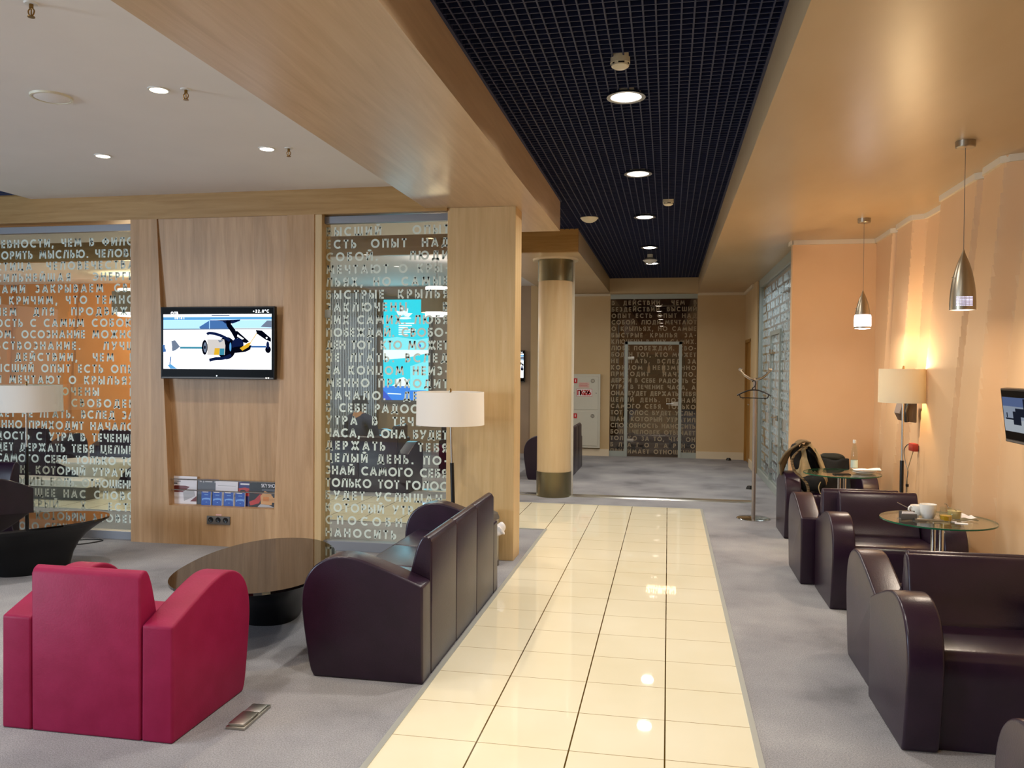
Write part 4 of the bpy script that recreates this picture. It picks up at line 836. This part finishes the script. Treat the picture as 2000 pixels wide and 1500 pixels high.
def bilin(p, T):  # tv picture coordinates (pixels of a 2000-wide view of the screen) -> metres on the glass
    u = (p[0]-95)/1735.0; v = (p[1]-195)/882.0
    return T(u, v)
PM = [emis('screen_white', '#f4f8ff', 1.9), emis('screen_pale_blue', '#a9d6f6', 1.3), emis('screen_sky', '#5ea6de', 1.0), emis('screen_mid_blue', '#4f7fc0', 0.8), emis('screen_black', '#060a1c', 0.5),
      emis('screen_navy', '#12204e', 0.7), emis('screen_gold', '#d9a92c', 1.1), emis('screen_teal', '#3f93ad', 0.9), emis('screen_grey', '#7d8ca4', 0.8), emis('screen_steel', '#c9c4c0', 1.1)]
def reel_picture(parent, T, dim=None):
    q = MB(); L = [0]
    def P(pts, mi): L[0] += 1; q.poly([T2(p, L[0]) for p in pts], mi)
    def T2(p, k):
        return T((p[0]-95)/1735.0, (p[1]-195)/882.0, k)
    def E(cx, cy, rx, ry, mi, rot=0, n=28):
        c, s = math.cos(rot), math.sin(rot); P([(cx+rx*math.cos(2*PI*k/n)*c-ry*math.sin(2*PI*k/n)*s, cy+rx*math.cos(2*PI*k/n)*s+ry*math.sin(2*PI*k/n)*c) for k in range(n)], mi)
    def B(pts, w, mi):
        r = MB(); stroke(r, pts, w, lambda a, b: (a, b), 0)
        for f in r.f: P([r.v[i] for i in f], mi)
    P([(95, 195), (1830, 195), (1830, 1077), (95, 1077)], 0)
    P([(95, 240), (1830, 240), (1830, 285), (95, 285)], 2); P([(95, 285), (860, 285), (860, 430), (95, 430)], 1); P([(680, 400), (840, 300), (840, 430), (700, 430)], 3)
    P([(850, 290), (1190, 290), (1190, 440), (850, 440)], 3); P([(1200, 290), (1830, 290), (1830, 420), (1200, 420)], 1); P([(95, 430), (1830, 425), (1830, 440), (95, 445)], 8); P([(880, 205), (1170, 205), (1170, 225), (880, 225)], 8)
    P([(1660, 400), (1760, 300), (1830, 300), (1830, 410)], 8)
    P([(370, 718), (730, 718), (730, 750), (370, 750)], 7); P([(1510, 700), (1745, 700), (1745, 730), (1510, 730)], 3)
    # foot, stem, body and handle arm of the reel
    P([(960, 292), (1340, 285), (1330, 305), (1220, 345), (1100, 345), (1060, 310)], 5); B(bez([(1150, 300), (1160, 370), (1230, 470), (1290, 580)], 6), 74, 4)
    P([(1230, 500), (1290, 460), (1480, 630), (1440, 660), (1350, 640)], 4); P([(1300, 520), (1400, 590), (1370, 600), (1290, 550)], 0)
    E(1120, 740, 150, 180, 4); E(1300, 680, 95, 100, 5); P([(1180, 760), (1250, 720), (1520, 690), (1500, 760), (1420, 800), (1220, 820)], 4)
    B(bez([(810, 520), (850, 500), (960, 515), (1080, 560), (1180, 620)], 6), 46, 5); B(bez([(850, 935), (950, 910), (1080, 900), (1200, 850)], 6), 50, 5)
    P([(820, 600), (1090, 600), (1110, 700), (1100, 850), (820, 850)], 9); P([(940, 740), (1020, 740), (1010, 850), (925, 850)], 6); P([(1020, 745), (1095, 745), (1090, 850), (1015, 850)], 7); P([(990, 615), (1080, 615), (1020, 650)], 8)
    E(778, 728, 46, 120, 4); E(785, 728, 26, 82, 8); E(782, 728, 13, 30, 4); E(1190, 720, 16, 70, 2)
    P([(1340, 740), (1480, 650), (1520, 650), (1480, 720), (1380, 780)], 6); B([(1510, 650), (1610, 500)], 12, 6); P([(1590, 450), (1690, 460), (1830, 580), (1830, 640), (1740, 600), (1610, 510)], 4); E(1762, 575, 14, 14, 0)
    E(1785, 760, 45, 55, 4); E(1780, 690, 24, 60, 5)
    P([(240, 625), (300, 615), (380, 720), (300, 780), (250, 790)], 8); P([(95, 690), (140, 690), (150, 800), (100, 810)], 3); E(190, 720, 60, 60, 0); B([(230, 880), (215, 1000)], 18, 3); P([(180, 1020), (220, 995), (330, 1075), (220, 1075)], 2)
    text_line(q, '+22.8°C'.replace('C', 'С'), 1545, 1800, -175, 46, lambda u, v: T2((u, -v), L[0]+2), w=0.24, mi=0)
    L[0] += 2
    text_line(q, 'ОТВ', 230, 350, -200, 46, lambda u, v: T2((u, -v), L[0]+2), w=0.24, mi=0); text_line(q, '10:41', 290, 450, -276, 40, lambda u, v: T2((u, -v), L[0]+2), w=0.24, mi=0)
    return q.build('screen_picture', PM, parent, smooth=False, recalc=False)
def television(name, label, loc, rz, W, Hh, dim=False):
    t = thing(name, label, 'television', loc, rz)      # faces -y; origin at the middle of the set
    q = MB(); q.box(-W/2, W/2, 0, 0.045, -Hh/2, Hh/2); q.build('casing', M['black'], t, bevel=0.006)
    s = MB().box(-W/2+0.012, W/2-0.012, -0.0015, 0.001, -Hh/2+0.022, Hh/2-0.012).build('screen', M['gloss_black'], t, smooth=False)
    if not dim:
        reel_picture(s, lambda u, v, k: (-W/2+W*(0.025+0.95*u), -0.0016-0.00012*k, Hh/2-Hh*(0.105+0.757*v)))
    MB().box(-W/2+0.01, W/2-0.01, -0.004, 0.0, -Hh/2+0.006, -Hh/2+0.016).build('lower_trim', M['grey_plastic'], t)
    q = MB(); q.tube([(0, -0.0, 0), (0.001, 0, 0)], 0.001, 4)
    MB().box(-0.12, 0.12, 0.045, 0.075 if not dim else 0.065, -0.12, 0.12).build('wall_mount', M['grey_plastic'], t)
    return t, s
tv, _ = television('television', 'wall television showing a fishing reel on the wood panel', (-3.927, 6.655, 1.823), 0, 1.10, 0.642)
q = MB(); q.lathe([(0, 0), (0.006, 0)], (0, 0, 0), 12); o = q.build('maker_badge', M['steel'], tv); o.rotation_euler = (PI/2, 0, 0); o.location = (-0.0, -0.0025, -0.291)
for x in (0.47, 0.49): MB().box(x, x+0.008, -0.005, -0.003, -0.309, -0.303).build('indicator', M['lamp_cool'], tv)
PM2 = [emis('dim_grey_blue', '#8a94a4', 0.8), emis('dim_blue', '#5b6b94', 0.7), emis('dim_pale', '#a6adb4', 0.8), emis('dim_dark', '#2b3040', 0.4)]
tv2, s2_ = television('television', 'small television on the right wall, cut by the picture edge', (2.055, 5.285, 1.352), -PI/2, 0.64, 0.335, True)
q = MB()
def R4(x0, x1, z0, z1, mi, k): q.poly([(x0, -0.002-0.0002*k, z0), (x1, -0.002-0.0002*k, z0), (x1, -0.002-0.0002*k, z1), (x0, -0.002-0.0002*k, z1)], mi)
R4(-0.30, 0.30, -0.095, 0.115, 0, 0); R4(-0.30, 0.30, 0.06, 0.115, 1, 1); R4(-0.30, 0.30, -0.02, 0.06, 0, 1); R4(-0.30, 0.30, -0.095, -0.02, 2, 1); R4(-0.27, -0.05, -0.022, -0.012, 3, 2); R4(-0.16, -0.05, -0.05, 0.03, 3, 2); R4(-0.12, 0.02, 0.0, 0.05, 3, 3); R4(-0.255, -0.24, -0.01, 0.02, 3, 3); R4(0.0, 0.04, 0.02, 0.11, 3, 3)
q.build('screen_picture', PM2, s2_, smooth=False, recalc=False)
tv2.rotation_euler = (0.12, 0, -PI/2)
tv3, _ = television('television', 'television on the far lounge wall, just past the wood pillar', (-3.14, 15.2, 1.65), 0, 0.98, 0.60)

# ================================================================== the wood panel: rails, magazines, socket
for z, n in ((0.584, 0), (0.487, 1)):
    MB().tube([(-4.52, 6.775, z), (-3.40, 6.775, z)], 0.006, 10).build('magazine_rail', M['chrome'], wl)
MB().box(-4.50, -3.36, YW+0.03, YW+0.13, 0.335, 0.352).build('magazine_ledge', M['oak_v'], wl, smooth=False)
CM = {k: mat('print_'+k, c, 0.45) for k, c in dict(white='#d9d4d8', maroon='#6a2420', red='#b0302c', grey='#55565c', dark='#33343a', blue='#2450a8', lightblue='#6f9cd8', navy='#2a2a66', black='#1c1614', skin='#c9955e', orange='#c87a34', silver='#a9a6a8').items()}
def mag(name, label, x0, x1, h, y, parts, cat, group=None, tilt=0.02):
    t = thing(name, label, cat, ((x0+x1)/2, y, 0.353), 0, group); w = (x1-x0)/2
    t.rotation_euler = (-tilt*2, 0, 0)
    b = MB().box(-w, w, 0, 0.006, 0, h).build('pages', M['paper'], t, smooth=False)
    q = MB(); mats = []
    for i, (c, pts) in enumerate(parts):
        if CM[c] not in mats: mats.append(CM[c])
        q.poly([(-w+2*w*a, -0.0006-0.0003*i, h*b_) for a, b_ in pts], mats.index(CM[c]))
    return t, q.build('cover', mats, t, smooth=False, recalc=False), w
RC = lambda a, b, c, d: [(a, b), (c, b), (c, d), (a, d)]
ms = [('brochure', 'white brochure with maroon shapes, leftmost on the magazine ledge', -4.475, -4.225, 0.252, 6.815, [('white', RC(0, 0, 1, 1)), ('maroon', [(0.02, 0.42), (0.45, 0.42), (0.72, 0.62), (0.55, 0.66), (0.1, 0.66)]), ('white', arc(0.2, 0.0, 0.42, 0.4, 0, 180)), ('silver', [(0.5, 0.1), (0.95, 0.3), (0.9, 0.5), (0.45, 0.45)]), ('maroon', [(0.75, 0.1), (1, 0.3), (1, 0.1)]), ('grey', RC(0.08, 0.88, 0.5, 0.91)), ('grey', RC(0.08, 0.80, 0.35, 0.83)), ('dark', RC(0.08, 0.72, 0.22, 0.76))], 'brochure'),
      ('magazine', 'grey magazine with white headline behind the first blue leaflet', -4.222, -4.01, 0.232, 6.822, [('grey', RC(0, 0, 1, 1)), ('dark', RC(0, 0.0, 1, 0.4)), ('silver', RC(0.1, 0.88, 0.2, 0.93)), ('silver', RC(0.26, 0.86, 0.32, 0.95)), ('silver', RC(0.36, 0.88, 0.7, 0.93)), ('silver', RC(0.8, 0.86, 0.86, 0.95)), ('navy', RC(0.3, 0.97, 1, 1))], 'magazine'),
      ('brochure', 'plain white brochure with one printed line in the middle of the ledge', -4.035, -3.815, 0.226, 6.812, [('white', RC(0, 0, 1, 1)), ('silver', RC(0.1, 0.78, 0.9, 0.80)), ('silver', RC(0, 0.36, 0.25, 0.5)), ('silver', RC(0.75, 0.36, 1, 0.46))], 'brochure'),
      ('magazine', 'navy magazine with a red car on its cover', -3.812, -3.60, 0.228, 6.82, [('navy', RC(0, 0, 1, 1)), ('white', RC(0.08, 0.84, 0.5, 0.9)), ('red', [(0, 0.4), (1, 0.4), (1, 0.62), (0.3, 0.74), (0, 0.7)]), ('black', arc(0.2, 0.55, 0.16, 0.1, 0, 360)), ('black', [(0.4, 0.6), (0.7, 0.6), (0.6, 0.67)]), ('silver', RC(0.55, 0.5, 0.95, 0.52))], 'magazine'),
      ('catalogue', 'black shopping catalogue with food pictures at the right end of the ledge', -3.70, -3.425, 0.222, 6.808, [('black', RC(0, 0, 1, 1)), ('red', [(0.05, 0.05), (0.35, 0.15), (0.5, 0.5), (0.38, 0.52), (0.2, 0.3), (0, 0.2)]), ('skin', [(0.42, 0.12), (0.8, 0.1), (0.85, 0.5), (0.55, 0.66), (0.4, 0.45)]), ('orange', RC(0.5, 0.25, 0.7, 0.42)), ('skin', RC(0.72, 0.2, 0.9, 0.4)), ('silver', [(0.3, 0), (0.9, 0), (0.7, 0.1), (0.4, 0.12)]), ('dark', arc(0.88, 0.55, 0.1, 0.12, 0, 360)), ('grey', RC(0.45, 0.66, 1, 0.74))], 'catalogue')]
for name, lb, x0, x1, h, y, pts, cat in ms:
    t, cov, w = mag(name, lb, x0, x1, h, y, pts, cat, 'print on the magazine ledge')
    if name == 'catalogue':
        q = MB(); text_line(q, 'SKY SHOP', -w+0.115, w-0.005, h*0.80, 0.034, lambda a, b: (a, -0.0036, b), w=0.16); q.build('title_lettering', CM['white'], t, smooth=False, recalc=False)
for i, (x0, lb) in enumerate(((-4.165, 'first blue leaflet from the left on the ledge'), (-4.055, 'second blue leaflet from the left on the ledge'), (-3.942, 'third blue leaflet from the left on the ledge'), (-3.830, 'fourth blue leaflet, nearest the black catalogue'))):
    mag('leaflet', lb, x0, x0+0.098, 0.122, 6.797, [('blue', RC(0, 0, 0.94, 1)), ('silver', RC(0.94, 0, 1, 1)), ('lightblue', [(0.08, 0.48), (0.5, 0.55), (0.9, 0.52), (0.88, 0.36), (0.1, 0.34)]), ('blue', RC(0.2, 0.34, 0.8, 0.42)), ('lightblue', RC(0.3, 0.74, 0.7, 0.8)), ('lightblue', [(0.4, 0.2), (0.55, 0.26), (0.62, 0.2)]), ('white', RC(0.12, 0.94, 0.7, 1))], 'leaflet', 'blue leaflets')
t = thing('power_socket', 'dark grey triple power socket below the magazine ledge', 'socket', (-3.951, YW-0.001, 0.234))
MB().box(-0.113, 0.113, -0.012, 0, -0.037, 0.037).build('plate', M['grey_plastic'], t, bevel=0.004)
for x in (-0.072, 0, 0.072):
    o = MB().lathe([(0.0, 0.001), (0.021, 0.001), (0.024, 0.003), (0.024, 0.0), (0, 0)], (0, 0, 0), 24).build('outlet', M['black'], t); o.rotation_euler = (PI/2, 0, 0); o.location = (x, -0.012, 0.004)
    MB().box(x-0.012, x-0.006, -0.0145, -0.012, 0.001, 0.007).build('contact', M['steel'], t)
MB().box(-0.028, 0.028, -0.002, 0, 0.041, 0.055).build('sticker', mat('pink_sticker', '#d8a8a0', 0.5), t)

# ================================================================== floor things
t = thing('floor_outlet', 'steel floor outlet box in the carpet beside the red armchair', 'floor outlet', (-1.882, 3.465, 0), 0.02)
MB().box(-0.046, 0.046, -0.13, 0.13, 0, 0.012).build('frame', M['steel'], t, bevel=0.003)
MB().box(-0.038, 0.038, -0.12, 0.015, 0.012, 0.024).build('lid', M['steel'], t, bevel=0.003); MB().box(-0.038, 0.038, 0.03, 0.115, 0.012, 0.018).build('lid', M['alu'], t, bevel=0.002)
o = MB().tube(bez([(-5.28, 6.52, 0.006), (-5.2, 6.50, 0.006), (-5.12, 6.60, 0.006), (-5.10, 6.70, 0.006), (-5.22, 6.72, 0.006), (-5.34, 6.66, 0.006)], 8), 0.005, 8).build('power_cable', M['black'])
tag(o, 'thin black cable lying on the carpet below the left glass bay', 'cable')
t = thing('waste_bin', 'steel pedal bin with dark base between sofa end and wood pillar', 'bin', (-1.463, 6.575, 0))
MB().lathe([(0, 0), (0.112, 0), (0.112, 0.045), (0, 0.045)], (0, 0, 0), 36).build('base_ring', M['grey_plastic'], t)
MB().lathe([(0, 0.045), (0.11, 0.045), (0.11, 0.39), (0, 0.39)], (0, 0, 0), 36).build('bin_body', M['steel'], t)
MB().lathe([(0.0, 0.455), (0.06, 0.45), (0.1, 0.43), (0.114, 0.395), (0.114, 0.385), (0, 0.385)], (0, 0, 0), 36).build('lid', M['grey_plastic'], t)
q = blob(MB(), (0.125, -0.06, 0.31), (0.05, 0.04, 0.05), 4, 0.14); q.build('bin_liner', M['bag_white'], t, weld=True)['label'] = 'white plastic liner puffing out at the rim'
for x, y, lb in ((1.07, 15.05, 'black door stop on the carpet by the far baseboard'), (1.10, 11.52, 'black door stop on the carpet behind the coat stand')):
    t = thing('door_stop', lb, 'door stop', (x, y, 0), 0, 'door stops')
    MB().lathe([(0, 0.05), (0.03, 0.046), (0.045, 0.02), (0.045, 0), (0, 0)], (0, 0, 0), 20).build('rubber_body', M['black'], t)
    MB().lathe([(0, 0.004), (0.052, 0.004), (0.052, 0.0), (0, 0)], (0, 0, 0), 20).build('plate', M['steel'], t)
# coat stand and hanger
t = thing('coat_stand', 'slim steel coat stand at the end of the right carpet', 'coat stand', (0.925, 9.245, 0), 0.06)
MB().lathe([(0, 0), (0.178, 0), (0.178, 0.006), (0.17, 0.01), (0.03, 0.016), (0, 0.016)], (0, 0, 0), 48).build('base_disc', M['chrome'], t)
MB().tube([(0, 0, 0.012), (0, 0, 1.53)], 0.021, 20).build('pole', mat('pole_grey', '#9c9490', 0.35, 0.6), t)
for k in (0, 2):
    a = k*PI/2-0.1; c_, s_ = math.cos(a), math.sin(a)
    L = bez([(0, 1.512), (0.055, 1.525), (0.112, 1.562), (0.15, 1.605), (0.172, 1.622), (0.135, 1.628)], 6)
    q = MB(); vs = []
    for i, (r, z) in enumerate(L):
        w_ = 0.028+0.012*i/len(L); th = 0.016-0.006*i/len(L)
        for dw, dz in ((-w_, -th), (w_, -th), (w_, th), (-w_, th)): vs.append((r*c_-dw*s_, r*s_+dw*c_, z+dz))
    n = len(L); q.add(vs, [(i*4+j, i*4+(j+1) % 4, (i+1)*4+(j+1) % 4, (i+1)*4+j) for i in range(n-1) for j in range(4)] + [(3, 2, 1, 0), tuple(range((n-1)*4, n*4))])
    q.box(0, 0, 0, 0, 0, 0)
    q.v = q.v[:-8]; q.f = q.f[:-6]; q.mi = q.mi[:-6]
    q.build('hook_arm', M['chrome'], t, bevel=0.003)
t = thing('coat_hanger', 'black plastic hanger hanging on the coat stand', 'hanger', (0.905, 9.13, 1.352), 0.06)
q = MB(); q.tube(bez([(-0.176, 0, -0.008), (-0.14, 0, 0.012), (-0.06, 0, 0.044), (0, 0, 0.052), (0.06, 0, 0.044), (0.14, 0, 0.012), (0.176, 0, -0.012)], 6), 0.0075, 10)
q.tube(bez([(-0.15, 0, 0.004), (-0.145, 0, -0.02), (-0.125, 0, -0.032), (0, 0, -0.035), (0.125, 0, -0.036), (0.145, 0, -0.024), (0.15, 0, 0.0)], 5), 0.0055, 10); q.build('hanger_body', M['black'], t)
q = MB(); q.tube(bez([(-0.022, 0, 0.05), (-0.014, 0, 0.075), (0.006, 0, 0.092), (0.016, 0, 0.115), (0.01, 0, 0.145), (-0.006, 0, 0.152), (-0.02, 0, 0.138)], 6), 0.006, 10); q.tube([(0.022, 0, 0.05), (0.012, 0, 0.07), (0.012, 0, 0.095)], 0.005, 8); q.build('hook', M['black'], t)
for s_ in (-1, 1): MB().tube([(s_*0.125, 0, -0.036), (s_*0.118, 0, -0.045), (s_*0.105, 0, -0.044)], 0.003, 6).build('skirt_notch', M['black'], t)

# fire hose cabinet
t = thing('fire_cabinet', 'white fire hose cabinet on the far wall beside the column', 'fire cabinet', (-1.505, YF, 0))
MB().box(-0.275, 0.275, -0.07, 0, 0.15, 1.515).build('housing', M['cab_white'], t, bevel=0.004, smooth=False)
for z0, z1 in ((0.86, 1.47), (0.19, 0.82)):
    d_ = MB().box(-0.245, 0.235, -0.078, -0.07, z0, z1).build('cabinet_door', M['cab_white'], t, bevel=0.003, smooth=False)
    o = MB().lathe([(0, 0), (0.026, 0), (0.03, 0.006), (0.037, 0.0)], (0, 0, 0), 24).build('lock', M['steel'], d_); o.rotation_euler = (PI/2, 0, 0); o.location = (0.135, -0.079, z1-0.08)
    MB().box(-0.22, -0.15, -0.0795, -0.078, z1-0.125, z1-0.035).build('red_sign', M['red_paint'], d_, smooth=False)
    MB().box(-0.19, -0.175, -0.0802, -0.0795, z1-0.10, z1-0.055).build('pictogram', M['paper'], d_, smooth=False)
    if z0 > 0.5:
        for x in (-0.225, 0.19): MB().box(x, x+0.022, -0.0805, -0.078, 1.16, 1.168).build('latch', M['black'], d_)
        p_ = MB().box(-0.165, 0.125, -0.0795, -0.078, 1.10, 1.24).build('number_plate', M['paper'], d_, smooth=False)
        q = MB(); text_line(q, 'ПК-296', -0.148, 0.108, 1.122, 0.097, lambda a, b: (a, -0.0803, b), w=0.24)
        for a_ in ((-0.165, 0.125, 1.10, 1.106), (-0.165, 0.125, 1.234, 1.24), (-0.165, -0.159, 1.10, 1.24), (0.119, 0.125, 1.10, 1.24)): q.poly([(a_[0], -0.0803, a_[2]), (a_[1], -0.0803, a_[2]), (a_[1], -0.0803, a_[3]), (a_[0], -0.0803, a_[3])])
        q.build('lettering', M['red_paint'], p_, smooth=False, recalc=False)
        p_ = MB().box(-0.13, 0.075, -0.0795, -0.078, 1.262, 1.362).build('notice', mat('pink_notice', '#d8b8ac', 0.6), d_, smooth=False)
        q = MB()
        for k in range(4): q.box(-0.115, 0.06-0.02*(k % 2), -0.0802, -0.0795, 1.275+k*0.021, 1.281+k*0.021)
        q.build('printed_lines', M['red_paint'], p_, smooth=False)

# ================================================================== beyond the glass
t = thing('light_box_poster', 'glowing cyan and blue poster on the far lounge wall', 'poster', (-4.975, 15.28, 0))
MB().box(-0.50, 0.50, -0.10, 0.0, 0.93, 2.97).build('frame', M['grey_plastic'], t, smooth=False)
PP = [emis('poster_cyan', '#22d8f0', 1.15), emis('poster_white', '#eafcff', 1.3), emis('poster_blue', '#2a86f0', 1.1), emis('poster_deep', '#2f56d8', 1.0), emis('poster_pale', '#7fe8f6', 1.2)]
q = MB(); kk = [0]
def PQ(pts, mi): kk[0] += 1; q.poly([(-0.455+0.91*a, -0.1005-0.0004*kk[0], 2.92-1.94*b) for a, b in pts], mi)
PQ(RC(0, 0, 1, 1), 0); PQ([(0, 0.39), (0.3, 0.37), (0.75, 0.4), (1, 0.38), (1, 0.5), (0, 0.5)], 4); PQ([(0, 0.5), (1, 0.5), (1, 0.53), (0.5, 0.58), (0, 0.6)], 1); PQ([(0.6, 0.66), (1, 0.6), (1, 0.9), (0.6, 0.9)], 4); PQ([(0.25, 0.84), (0.3, 0.79), (0.45, 0.77), (0.55, 0.8), (0.6, 0.86), (0.2, 0.86)], 1)
PQ([(0, 0.86), (0.6, 0.86), (0.6, 0.9), (0.95, 0.9), (0.95, 1), (0, 1)], 2); PQ([(0, 0.9), (0.2, 1), (0, 1)], 3); PQ([(0.1, 0.93), (0.4, 0.935), (0.4, 0.945), (0.1, 0.94)], 1)
for a_ in (20, 60, 100, 140):      # leaf-shaped emblem
    ca, sa = math.cos(math.radians(a_)), math.sin(math.radians(a_)); PQ([(0.44+0.22*(u*ca-w_*sa), 0.17-0.10*(u*sa+w_*ca)) for u, w_ in ((0.1, 0), (0.5, 0.22), (1, 0), (0.5, -0.22))], 1)
PQ(arc(0.46, 0.185, 0.16, 0.012, 0, 360), 1)
for k in range(6): PQ(RC(0.34, 0.23+k*0.022, 0.72 - 0.09*(k % 3), 0.242+k*0.022), 1)
PQ([(0.76, 0.46), (0.8, 0.43), (0.84, 0.46), (0.82, 0.475)], 3)
q.build('printed_picture', PP, t, smooth=False, recalc=False)
area('poster_light', (-4.975, 15.1, 1.9), 0.9, 1.8, 14, (0.35, 0.8, 1.0), (-4.975, 10, 1.7))
def office_chair(x, y, rz, label):
    t = thing('office_chair', label, 'office chair', (x, y, 0), rz, 'office chairs behind the glass door')
    q = MB()
    for k in range(5):
        a = 2*PI*k/5; q.tube([(0, 0, 0.10), (0.28*math.cos(a), 0.28*math.sin(a), 0.07)], 0.02, 8)
    q.build('star_base', M['black'], t)
    for k in range(5):
        a = 2*PI*k/5; MB().lathe([(0, -0.03), (0.03, -0.02), (0.03, 0.02), (0, 0.03)], (0.28*math.cos(a), 0.28*math.sin(a), 0.032), 12).build('caster', M['black'], t)
    MB().tube([(0, 0, 0.1), (0, 0, 0.46)], 0.025, 12).build('column', M['chrome'], t)
    MB().box(-0.24, 0.24, -0.24, 0.22, 0.46, 0.53).build('seat', M['black_cloth'], t, bevel=0.03)
    q = MB(); q.prism([(0.2, 0.5), (0.26, 0.6), (0.28, 1.08), (0.25, 1.1), (0.2, 0.62)], 'x', -0.21, 0.21); q.build('backrest', M['black_cloth'], t, bevel=0.02)
    for s_ in (-1, 1): MB().tube([(s_*0.24, 0.1, 0.5), (s_*0.28, 0.08, 0.7), (s_*0.28, -0.14, 0.71)], 0.016, 8).build('armrest', M['black'], t)
office_chair(-0.75, 16.6, 2.6, 'black office chair behind the left pane of the glass end wall')
office_chair(0.3, 17.35, 3.6, 'black office chair behind the handle side of the glass door')
t = thing('wall_shelf', 'dark wall shelf unit in the room behind the glass door', 'shelf', (-0.1, 18.28, 1.5))
q = MB(); q.box(-0.55, 0.45, -0.25, 0, 0, 0.03); q.box(-0.55, 0.45, -0.25, 0, 0.40, 0.43); q.box(-0.55, -0.52, -0.25, 0, 0, 0.43); q.box(0.42, 0.45, -0.25, 0, 0, 0.43); q.build('shelf_boards', M['black'], t)
MB().box(-0.55, 0.45, -0.03, 0, 0.03, 0.40).build('back_panel', M['black'], t)
for i in range(5):
    o = MB().lathe([(0, 0), (0.03, 0), (0.03, 0.13), (0.012, 0.17), (0.012, 0.21), (0, 0.21)], (-0.42+i*0.16, 18.14, 1.5305), 16).build('bottle', M['clear'] if i % 2 else M['white_plastic']); tag(o, 'small bottle standing on the shelf behind the glass door', 'bottle', 'bottles on the dark shelf')
t = thing('desk', 'low dark desk in the room behind the glass door', 'desk', (0.55, 16.3, 0))
MB().box(-0.55, 0.35, -0.35, 0.35, 0.70, 0.73).build('top', M['hull'], t, bevel=0.004)
for x in (-0.52, 0.3): MB().box(x, x+0.04, -0.32, 0.32, 0, 0.70).build('leg_panel', M['hull'], t)
area('back_room_light', (-0.1, 17.0, 2.9), 0.6, 0.6, 10, (1, 0.85, 0.65), (-0.1, 17.0, 0), PI)
area('side_room_light', (1.9, 11.5, 2.85), 0.5, 2.5, 30, (0.85, 0.92, 1.0), (1.9, 11.5, 0), PI)
area('far_lounge_light', (-5.5, 12.4, 3.1), 2.0, 2.0, 26, (1, 0.9, 0.8), (-5.5, 12.4, 0), PI)

# seated person in the far lounge, seen from behind through the narrow glass bay
def skin_mesh(name, verts, edges, radii, m, parent, root=0, sub=2):
    me = bpy.data.meshes.new(name); me.from_pydata(verts, edges, []); me.materials.append(m)
    o = bpy.data.objects.new(name, me); col.objects.link(o)
    if parent: o.parent = parent
    sk = o.modifiers.new('skin', 'SKIN'); sk.use_smooth_shade = True
    for i, v in enumerate(me.skin_vertices[0].data):
        r = radii[i]; v.radius = r if isinstance(r, tuple) else (r, r); v.use_root = (i == root)
    ss = o.modifiers.new('smooth', 'SUBSURF'); ss.levels = sub; ss.render_levels = sub
    return o
SK = mat('skin_tone', '#b98868', 0.55)
pt = thing('person', 'person in black cap and dark blue jacket sitting on the far sofa', 'person', (-4.03, 10.345, 0), -0.35)
V = [(0, 0.02, 0.52), (0, 0.0, 0.68), (0, -0.02, 0.86), (0, -0.02, 0.985), (0, 0.0, 1.045), (0, 0.015, 1.10), (0, 0.005, 1.165),
     (0.10, 0.0, 0.93), (0.20, 0.0, 0.91), (0.25, 0.06, 0.66), (0.14, 0.28, 0.60), (0.10, 0.36, 0.60), (-0.10, 0.0, 0.93), (-0.20, 0.0, 0.91), (-0.25, 0.06, 0.66), (-0.14, 0.28, 0.60), (-0.10, 0.36, 0.60),
     (0.10, 0.05, 0.52), (0.12, 0.46, 0.52), (0.12, 0.50, 0.10), (0.12, 0.62, 0.05), (-0.10, 0.05, 0.52), (-0.12, 0.46, 0.52), (-0.12, 0.50, 0.10), (-0.12, 0.62, 0.05), (0, 0.115, 1.085)]
Ed = [(0, 1), (1, 2), (2, 3), (3, 4), (4, 5), (5, 6), (2, 7), (7, 8), (8, 9), (9, 10), (10, 11), (2, 12), (12, 13), (13, 14), (14, 15), (15, 16), (0, 17), (17, 18), (18, 19), (19, 20), (0, 21), (21, 22), (22, 23), (23, 24), (5, 25)]
Rd = [(0.15, 0.11), (0.13, 0.10), (0.15, 0.10), 0.055, 0.075, 0.092, 0.07, 0.07, 0.055, 0.042, 0.032, 0.03, 0.07, 0.055, 0.042, 0.032, 0.03, 0.085, 0.062, 0.045, 0.04, 0.085, 0.062, 0.045, 0.04, 0.016]
skin_mesh('body', V, Ed, Rd, SK, pt)
J = [0, 1, 2, 7, 8, 9, 10, 12, 13, 14, 15]; mp_ = {a: i for i, a in enumerate(J)}
skin_mesh('jacket', [V[i] for i in J], [(mp_[a], mp_[b]) for a, b in Ed if a in mp_ and b in mp_], [tuple(k*1.13 for k in Rd[i]) if isinstance(Rd[i], tuple) else Rd[i]*1.3 for i in J], mat('jacket_blue', '#2a3350', 0.8), pt)
J = [0, 17, 18, 19, 21, 22, 23]; mp2_ = {a: i for i, a in enumerate(J)}
skin_mesh('trousers', [V[i] for i in J], [(mp2_[a], mp2_[b]) for a, b in Ed if a in mp2_ and b in mp2_], [tuple(k*1.08 for k in Rd[i]) if isinstance(Rd[i], tuple) else Rd[i]*1.2 for i in J], M['black_cloth'], pt)
q = MB(); q.lathe([(0, 0.09), (0.05, 0.085), (0.09, 0.055), (0.106, 0.01), (0.106, -0.02), (0.09, -0.02)], (0, 0.008, 1.15), 28); q.grid(lambda a, b: (-0.07+0.14*a, 0.09+0.085*b*(1-(2*a-1)**2*0.5), 1.14-0.02*b), 10, 5); q.build('cap', M['black_cloth'], pt)
q = MB(); q.lathe([(0.088, 0.03), (0.1, 0.0), (0.09, -0.05), (0.07, -0.075)], (0, -0.012, 1.11), 20, sy=0.92); q.build('hair', mat('dark_hair', '#1c1410', 0.7), pt)
